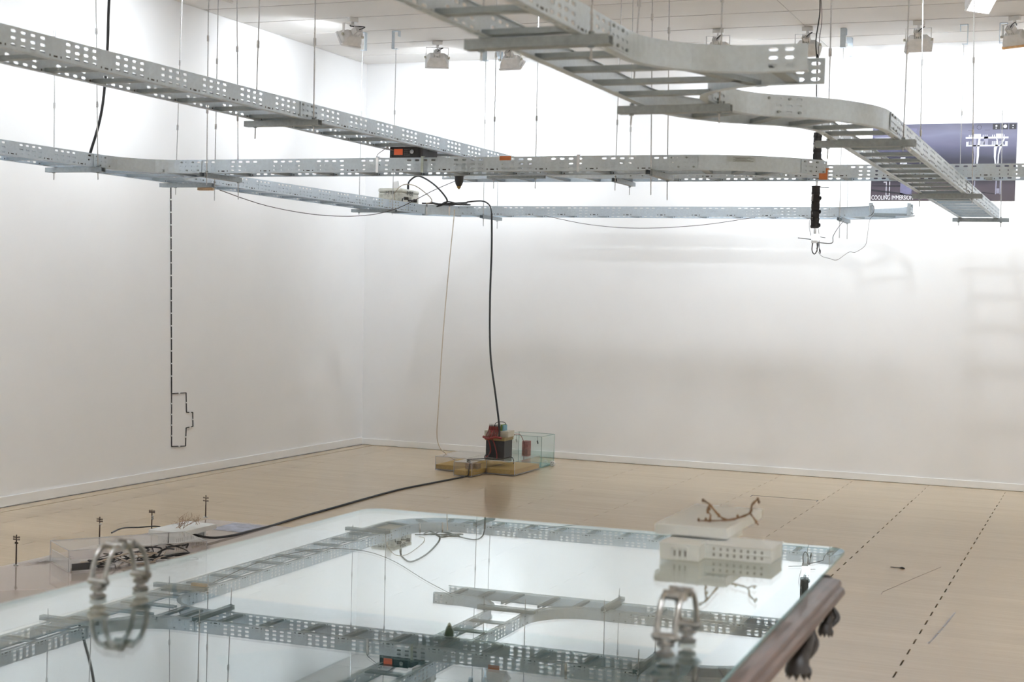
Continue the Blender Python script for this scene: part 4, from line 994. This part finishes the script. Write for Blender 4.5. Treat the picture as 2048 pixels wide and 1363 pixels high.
MB().box(bxo + .01, bxo + bw - .01, byo + .006, byo + .010, 0.014, 0.075).build('white_card', M_WHITE, wbx)
MB().box(bxo + bw - .014, bxo + bw - .006, byo + .02, byo + .14, 0.014, 0.05).build('black_block', M_BLKPL, wbx)
rnd = random.Random(3)
for k in range(17):
    p0 = [rnd.uniform(bxo + .12, bxo + bw - .02), rnd.uniform(byo + .06, byo + .5), rnd.uniform(.02, .05)]
    pts = [tuple(p0)]
    for j in range(6):
        p0 = [min(bxo + bw - .012, max(bxo + .03, p0[0] + rnd.uniform(-.08, .09))), min(byo + .72, max(byo + .03, p0[1] + rnd.uniform(-.12, .14))), min(.075, max(.016, p0[2] + rnd.uniform(-.03, .03)))]
        pts.append(tuple(p0))
    MB().tube(smoothpts(pts, 5), rnd.choice((.0025, .0035, .005)), 5).build('tangled_wire', M_BLACK if k % 4 else M_BEIGEW, wbx)
wbx.rotation_euler = (0, 0, math.radians(-34.8))
cable('arched_wire', [(-5.10, 6.72, 0.124), (-5.20, 6.95, 0.11), (-5.27, 7.2, 0.075), (-5.24, 7.36, 0.06), (-5.16, 7.36, 0.02)], 0.0045, M_BLACK, 'black wire arching behind the third model pole')
tag(MB().box(-5.13, -4.90, 7.72, 8.0, 0.006, 0.0072).build('print_sheet', M_PAPER), 'small blue-grey printed sheet beyond the white building', 'print')
crump = MB(); rnd = random.Random(5)
for i in range(9):
    for j in range(7): crump.v.append((-5.30 + i * .0085 + j * .004, 6.24 + j * .035 + i * .012, 0.0065 + rnd.uniform(0, .012)))
for i in range(8):
    for j in range(6): crump.f.append((i * 7 + j, i * 7 + j + 1, (i + 1) * 7 + j + 1, (i + 1) * 7 + j))
tag(crump.build('crumpled_film', glass('crumpled_film', (0.9, 0.9, 0.9), 1.5, 0.1, body=((0.85, 0.82, 0.80), 0.45)), solid=0.0006), 'crumpled clear film beside the leftmost model pole', 'film')

# ------------------------------------------------------------------ small white buildings with twigs
def twig(mb, p, d, ln, r, rnd, depth):
    p = Vector(p); d = Vector(d).normalized(); pts = [p]
    for k in range(4):
        d = (d + Vector((rnd.uniform(-.45, .45), rnd.uniform(-.45, .45), rnd.uniform(-.25, .35)))).normalized()
        p = p + d * ln / 4; pts.append(p)
        if depth > 0 and rnd.random() < 0.75: twig(mb, p, d + Vector((rnd.uniform(-1, 1), rnd.uniform(-1, 1), rnd.uniform(-.3, .6))), ln * .55, r * .65, rnd, depth - 1)
    mb.tube(pts, [r, r * .9, r * .8, r * .7, r * .9], 5)
    if depth == 0: mb.ball(p, r * 1.9, n=6, mrows=4)
def building(x, y, z, label, L, zf=None, wing=True):
    """x,y: front left corner of the roof slab; z(x,y) ground height"""
    g = z
    r = thing('model_building', (x + .11, y + L / 2, g), label, 'model building')
    MB().box(x + .045, x + .158, y - .10 if wing else y + .03, y + L - .03, g + .0005, g + .043).build('pavilion', M_RESIN, r, bevel=0.001)
    px0, px1, py = x + .045, x + .158, (y - .10 if wing else y + .03)
    MB().prism([(px0 - .002, py - .002), (px1 + .002, py - .002), (px1 + .002, y + L - .03), (px0 - .002, y + L - .03)], g + .043, g + .047).build('cornice', M_RESIN, r)
    pd = MB().add([(px0 + .03, py - .006, g + .038), (px1 - .03, py - .006, g + .038), ((px0 + px1) / 2, py - .006, g + .048), (px0 + .03, py + .002, g + .038), (px1 - .03, py + .002, g + .038), ((px0 + px1) / 2, py + .002, g + .048)],
                  [(0, 1, 2), (5, 4, 3), (0, 3, 4, 1), (1, 4, 5, 2), (2, 5, 3, 0)])
    pd.box(px0 + .03, px1 - .03, py - .006, py + .002, g + .034, g + .038); pd.build('pediment', M_RESIN, r)
    for k in range(4): MB().box(px0 + .033 + k * .0155, px0 + .0365 + k * .0155, py - .0055, py - .001, g + .001, g + .034).build('pilaster', M_RESIN, r)
    M_WIN = mat('window_recess', (0.33, 0.32, 0.30), 0.7, noise=0.05)
    for k in range(3): MB().box(px0 + .041 + k * .0155, px0 + .046 + k * .0155, py - .0012, py + .001, g + .012, g + .027).build('window', M_WIN, r)
    if wing:
        wy0, wy1, wx1 = y - .03, y + .12, x + .345
        MB().box(px1, wx1, wy0, wy1, g + .0005, g + .040).build('wing', M_RESIN, r)
        MB().add([(px1, wy0 - .003, g + .040), (wx1 + .003, wy0 - .003, g + .040), (wx1 + .003, wy1 + .003, g + .040), (px1, wy1 + .003, g + .040), (px1, (wy0 + wy1) / 2, g + .054), (wx1 - .045, (wy0 + wy1) / 2, g + .054)],
                 [(0, 1, 5, 4), (1, 2, 5), (2, 3, 4, 5), (3, 0, 4), (3, 2, 1, 0)]).build('hip_roof', M_RESIN, r)
        for j in (0.009, 0.025):
            for k in range(8): MB().box(px1 + .022 + k * .0195, px1 + .028 + k * .0195, wy0 - .0012, wy0 + .001, g + j, g + j + .008).build('window', M_WIN, r)
        MB().box(px1 + .005, wx1, wy0 - .0025, wy0 + .001, g + .0195, g + .0215).build('string_course', M_RESIN, r)
    else:
        for k in range(16):
            if k in (7, 10): continue
            MB().box(px1 - .001, px1 + .0014, y + .05 + k * (L - .09) / 16, y + .058 + k * (L - .09) / 16, g + .012, g + .034).build('window', M_WIN, r)
    for k in range(4): MB().box(x + .07 + (k % 2) * .06, x + .085 + (k % 2) * .06, y + .06 + (k // 2) * (L - .14), y + .075 + (k // 2) * (L - .14), g + .046, g + .053).build('spacer', M_RESIN, r)
    MB().box(x, x + .213, y, y + L, g + .053, g + .083).build('roof_slab', M_RESIN, r, bevel=0.003)
    return r
MAT_TILT = (math.atan(0.00228), -math.atan(0.00418), 0)
def tz(x, y): return EYE - 0.6822 + 0.00418 * x + 0.00228 * y
# building on the floor
fb = building(-5.130, 7.10, 0.0056, 'small white model building with twigs on its slab roof, on the floor', 0.38, wing=False)
rnd = random.Random(11)
tw = MB()
for k in range(7): twig(tw, (-5.0 + rnd.uniform(-.03, .03), 7.22 + rnd.uniform(-.03, .03), 0.089), (rnd.uniform(-.8, .8), rnd.uniform(-.8, .8), 0.7), rnd.uniform(.05, .09), .0016, rnd, 2)
tag(tw.build('dry_twig', M_TWIG), 'bushy brown dry twig on the small white building on the floor', 'twig')
tw = MB()
for k in range(3): twig(tw, (-5.0 + rnd.uniform(-.02, .02), 7.40 + rnd.uniform(-.02, .02), 0.089), (rnd.uniform(-.8, .8), rnd.uniform(-.8, .8), 0.35), .05, .0013, rnd, 1)
tag(tw.build('dry_twig', M_TWIG), 'flat dry twig at the far roof corner of the floor building', 'twig')

# ------------------------------------------------------------------ table with glass top
tb = thing('table', (-1.5, 3.0, 0), 'antique wooden table with a mirror-like glass top and carved paw feet', 'table')
gx0, gx1, gy0, gy1, gr = -2.154, -0.662, 1.65, 4.14, 0.06
def rr(x0, x1, y0, y1, r, n=7):
    out = []
    for cx, cy, a0 in ((x1 - r, y1 - r, 0), (x0 + r, y1 - r, 90), (x0 + r, y0 + r, 180), (x1 - r, y0 + r, 270)):
        for i in range(n + 1):
            a = math.radians(a0 + 90 * i / n); out.append((cx + r * math.cos(a), cy + r * math.sin(a)))
    return out
poly = [(x + (0.0225 if x > -1.4 else -0.0103) * (4.14 - y), y) for x, y in rr(gx0, gx1, gy0, gy1, gr)]
n = len(poly)
g = MB()
g.add([(x, y, tz(x, y) - .008) for x, y in poly] + [(x, y, tz(x, y)) for x, y in poly], [tuple(range(n - 1, -1, -1)), tuple(range(n, 2 * n))] + [(i, (i + 1) % n, n + (i + 1) % n, n + i) for i in range(n)])
g.build('glass_top', G_TABLE, tb)
e = MB()
pe = [(x + (0.0004 if x > -1.5 else -0.0004), y) for x, y in poly]
e.add([(x, y, tz(x, y) - .0078) for x, y in pe] + [(x, y, tz(x, y) - .0004) for x, y in pe], [(i, (i + 1) % n, n + (i + 1) % n, n + i) for i in range(n)])
e.build('glass_rim', G_EDGE, tb, solid=0.0006)
# moulded side beam under the right edge of the glass
prof = [(-.72, -.0085), (-.622, -.0085), (-.608, -.012), (-.604, -.019), (-.608, -.026), (-.599, -.032), (-.595, -.043), (-.599, -.050), (-.610, -.054), (-.613, -.066), (-.622, -.071), (-.72, -.071)]
bm = MB(); k = len(prof)
ya, yb = 1.6, 3.715
bm.add([(x + 0.016 * (3.715 - y), y, tz(x, y) + dz) for y in (ya, 2.7, yb) for x, dz in prof], [tuple(range(k)), tuple(range(3 * k - 1, 2 * k - 1, -1))] + [(j * k + i, (j + 1) * k + i, (j + 1) * k + (i + 1) % k, j * k + (i + 1) % k) for j in (0, 1) for i in range(k)])
bm.build('side_beam', M_WOOD, tb)
MB().ball((-0.655, 3.745, tz(-.655, 3.745) - .032), .033, .028, .026, 12, 8).build('beam_finial', M_CARVE, tb, smooth=60)
def paw(y, x=-0.625, vs=0.55, s=1.0, lean=1.0):
    z0 = tz(x, y) - .068
    b = MB()
    pts = [(x - .02, y + .17 * lean, z0 + .012), (x - .005, y + .12 * lean, z0 - .008 * vs), (x + .005, y + .07 * lean, z0 - .030 * vs), (x + .008, y + .03 * lean, z0 - .055 * vs), (x + .006, y + .008, z0 - .075 * vs), (x + .004, y, z0 - .092 * vs), (x + .004, y, z0 - .112 * vs)]
    b.tube(smoothpts(pts, 3), [(.026 - .008 * min(1, i / 9) + (.013 * max(0, (i - 10) / 8))) * s for i in range(19)], 12)
    o = b.build('paw_leg', M_CARVE, tb, smooth=60)
    for j in range(5):
        a = math.pi * (j - 2) / 4.4 - math.pi / 2
        dx, dy = math.cos(a) * .023 * s, math.sin(a) * .023 * s
        c = (x + .004 + dx, y + dy + .004, z0 - .116 * vs)
        MB().ball(c, .0080 * s, .0080 * s, .013 * s, 8, 6).build('toe', M_CARVE, o, smooth=60)
        MB().tube([(c[0], c[1], c[2] - .006 * s), (c[0] + dx * .15, c[1] + dy * .15, c[2] - .017 * s)], [.0048 * s, .0012], 6).build('claw', M_CARVE, o)
    MB().tube(smoothpts([(x + .012, y + .10 * lean, z0 + .004), (x + .026, y + .085 * lean, z0 - .045 * vs), (x + .016, y + .03 * lean, z0 - .085 * vs)], 4), [.005, .006, .007, .008, .008, .008, .007, .006, .005], 7).build('acanthus_scroll', M_CARVE, o, smooth=60)
paw(3.27, vs=0.62)
paw(3.60, s=0.62, lean=0.35, vs=0.45)
paw(2.0)
# boards and legs below the glass
def under_mat():
    mt, t, b = nt('painted_board')
    ge = t.nodes.new('ShaderNodeNewGeometry'); n1 = t.nodes.new('ShaderNodeTexVoronoi'); n1.inputs['Scale'].default_value = 2.1; n1.inputs['Randomness'].default_value = 0.9
    t.links.new(ge.outputs['Position'], n1.inputs['Vector'])
    sp = t.nodes.new('ShaderNodeSeparateColor'); t.links.new(n1.outputs['Color'], sp.inputs[0])
    r = t.nodes.new('ShaderNodeValToRGB'); r.color_ramp.interpolation = 'CONSTANT'
    r.color_ramp.elements[0].position = 0; r.color_ramp.elements[0].color = (0.012, 0.055, 0.062, 1)
    r.color_ramp.elements[1].position = 0.55; r.color_ramp.elements[1].color = (0.11, 0.09, 0.075, 1)
    e_ = r.color_ramp.elements.new(0.86); e_.color = (0.075, 0.12, 0.05, 1)
    t.links.new(sp.outputs[0], r.inputs[0]); t.links.new(r.outputs[0], b.inputs['Base Color']); b.inputs['Roughness'].default_value = 0.7
    return mt
MB().box(-2.06, -0.73, 1.7, 3.0, tz(-1.4, 2.4) - .075, tz(-1.4, 2.4) - .055).build('painted_board', under_mat(), tb)
for xx, yy in ((-1.95, 1.85), (-0.85, 1.85), (-1.85, 2.85), (-1.0, 2.85)):
    zt = tz(-1.4, 2.4) - .076
    MB().lathe([(.022, 0.001), (.030, .03), (.02, .06), (.026, .30), (.036, .50), (.024, .56), (.036, zt)], (xx, yy, 0), 14).build('leg', M_WOOD, tb, smooth=50)
for xx, yy in ((-2.02, 1.8), (-2.02, 2.9), (-0.80, 2.9)):
    MB().cyl((xx, yy, tz(xx, yy) - .0565), (xx, yy, tz(xx, yy) - .0085), .008, 10).build('glass_spacer', M_CHROME, tb)

# building on the glass
gb = building(-1.23, 3.81, tz(-1.02, 4.0) + .0003, 'white model building with slab roof and branching twig on the glass table', 0.45, wing=True)
gb.rotation_euler = MAT_TILT
gb.scale = (0.934, 0.934, 0.934)
gb.location = (-1.018, 4.02, tz(-1.02, 4.0) + .0006)
rz = tz(-1.0, 4.0) + .0805
tw = MB()
TWX, TWY = 0.068, -0.28
def tpath(pts, r): tw.tube(smoothpts([(x + TWX, y + TWY, z) for x, y, z in pts], 3), [r * (1 + .25 * math.sin(i * 2.1)) for i in range(3 * (len(pts) - 1) + 1)], 6)
tpath([(-1.075, 4.15, rz + .060), (-1.06, 4.16, rz + .050), (-1.045, 4.17, rz + .030), (-1.03, 4.19, rz + .010), (-1.01, 4.2, rz + .006), (-0.985, 4.22, rz + .013), (-0.965, 4.24, rz + .024), (-0.963, 4.25, rz + .044), (-0.95, 4.26, rz + .060)], .0030)
tpath([(-0.965, 4.24, rz + .022), (-0.95, 4.22, rz + .012), (-0.93, 4.18, rz + .003)], .0025)
tpath([(-1.06, 4.16, rz + .045), (-1.075, 4.2, rz + .026), (-1.07, 4.22, rz + .010), (-1.06, 4.16, rz + .003)], .0025)
tpath([(-1.01, 4.2, rz + .005), (-1.05, 4.17, rz + .004), (-1.085, 4.15, rz + .004)], .0024)
for px, py, pz in ((-1.075, 4.15, .060), (-0.95, 4.26, .060), (-0.945, 4.25, .054), (-0.995, 4.22, .014), (-1.085, 4.15, .006), (-1.07, 4.17, .006), (-1.055, 4.16, .006), (-1.037, 4.18, .018), (-0.937, 4.19, .008), (-1.073, 4.2, .022), (-1.064, 4.18, .034)):
    tw.ball((px + TWX, py + TWY, rz + pz), .0040, .0040, .0055, 7, 5)
tag(tw.build('dry_twig', M_TWIG, smooth=60), 'brown forked twig lying on the model building on the glass', 'twig')

# metal arches standing on the glass
def arch(x, ya, yb, h, label, dx=0.0, half=0.018):
    zc = tz(x + dx / 2, (ya + yb) / 2) + .0004
    r = thing('metal_arch', (x + dx / 2, (ya + yb) / 2, zc), label, 'arch', 'jointed metal arches on the glass')
    for yy, xx in ((ya, x), (yb, x + dx)):
        MB().lathe([(.016, 0), (.0185, .003), (.0185, .008), (.011, .011), (.010, .016), (.0175, .019), (.018, .026), (.011, .030), (.0105, .034)], (xx, yy, zc), 16).build('foot', M_PEWTER, r, smooth=40)
        MB().cyl((xx - half - .005, yy, zc + .037), (xx + half + .005, yy, zc + .037), .0085, 10).build('lower_barrel', M_PEWTER, r, smooth=40)
        for s in (-1, 1): MB().ball((xx + s * (half + .006), yy, zc + .037), .0055, n=8, mrows=6).build('pin_head', M_PEWTER, r, smooth=60)
    ym = (ya + yb) / 2; xm = x + dx / 2
    for s in (-1, 1):
        for y_, x_ in ((ya, x), (yb, x + dx)):
            pts = []
            for i in range(9):
                a = math.pi / 2 * i / 8
                pts.append((x_ + s * half + (xm - x_) * (1 - math.cos(a)) * .7, y_ + (ym - y_) * (1 - math.cos(a)) * .7, zc + .037 + (h - .046) * math.sin(a)))
            MB().tube(pts, [.0062, .006, .0057, .0055, .0055, .0057, .006, .0064, .007], 8).build('bar', M_PEWTER, r, smooth=50)
    for yy in (ym + (ya - ym) * .32, ym + (yb - ym) * .32):
        MB().cyl((xm - half - .005, yy, zc + h - .009), (xm + half + .005, yy, zc + h - .009), .0098, 12).build('top_barrel', M_PEWTER, r, smooth=40)
    MB().tube([(xm, ym + (ya - ym) * .3, zc + h - .009), (xm, ym, zc + h - .006), (xm, ym + (yb - ym) * .3, zc + h - .009)], [.008, .010, .008], 10).build('link', M_PEWTER, r, smooth=50)
    return r
arch(-2.027, 2.628, 2.742, 0.120, 'jointed metal arch at the left edge of the glass table', dx=0.028)
arch(-0.768, 2.705, 2.836, 0.118, 'jointed metal arch at the right of the glass table, near the wooden beam', dx=0.007)
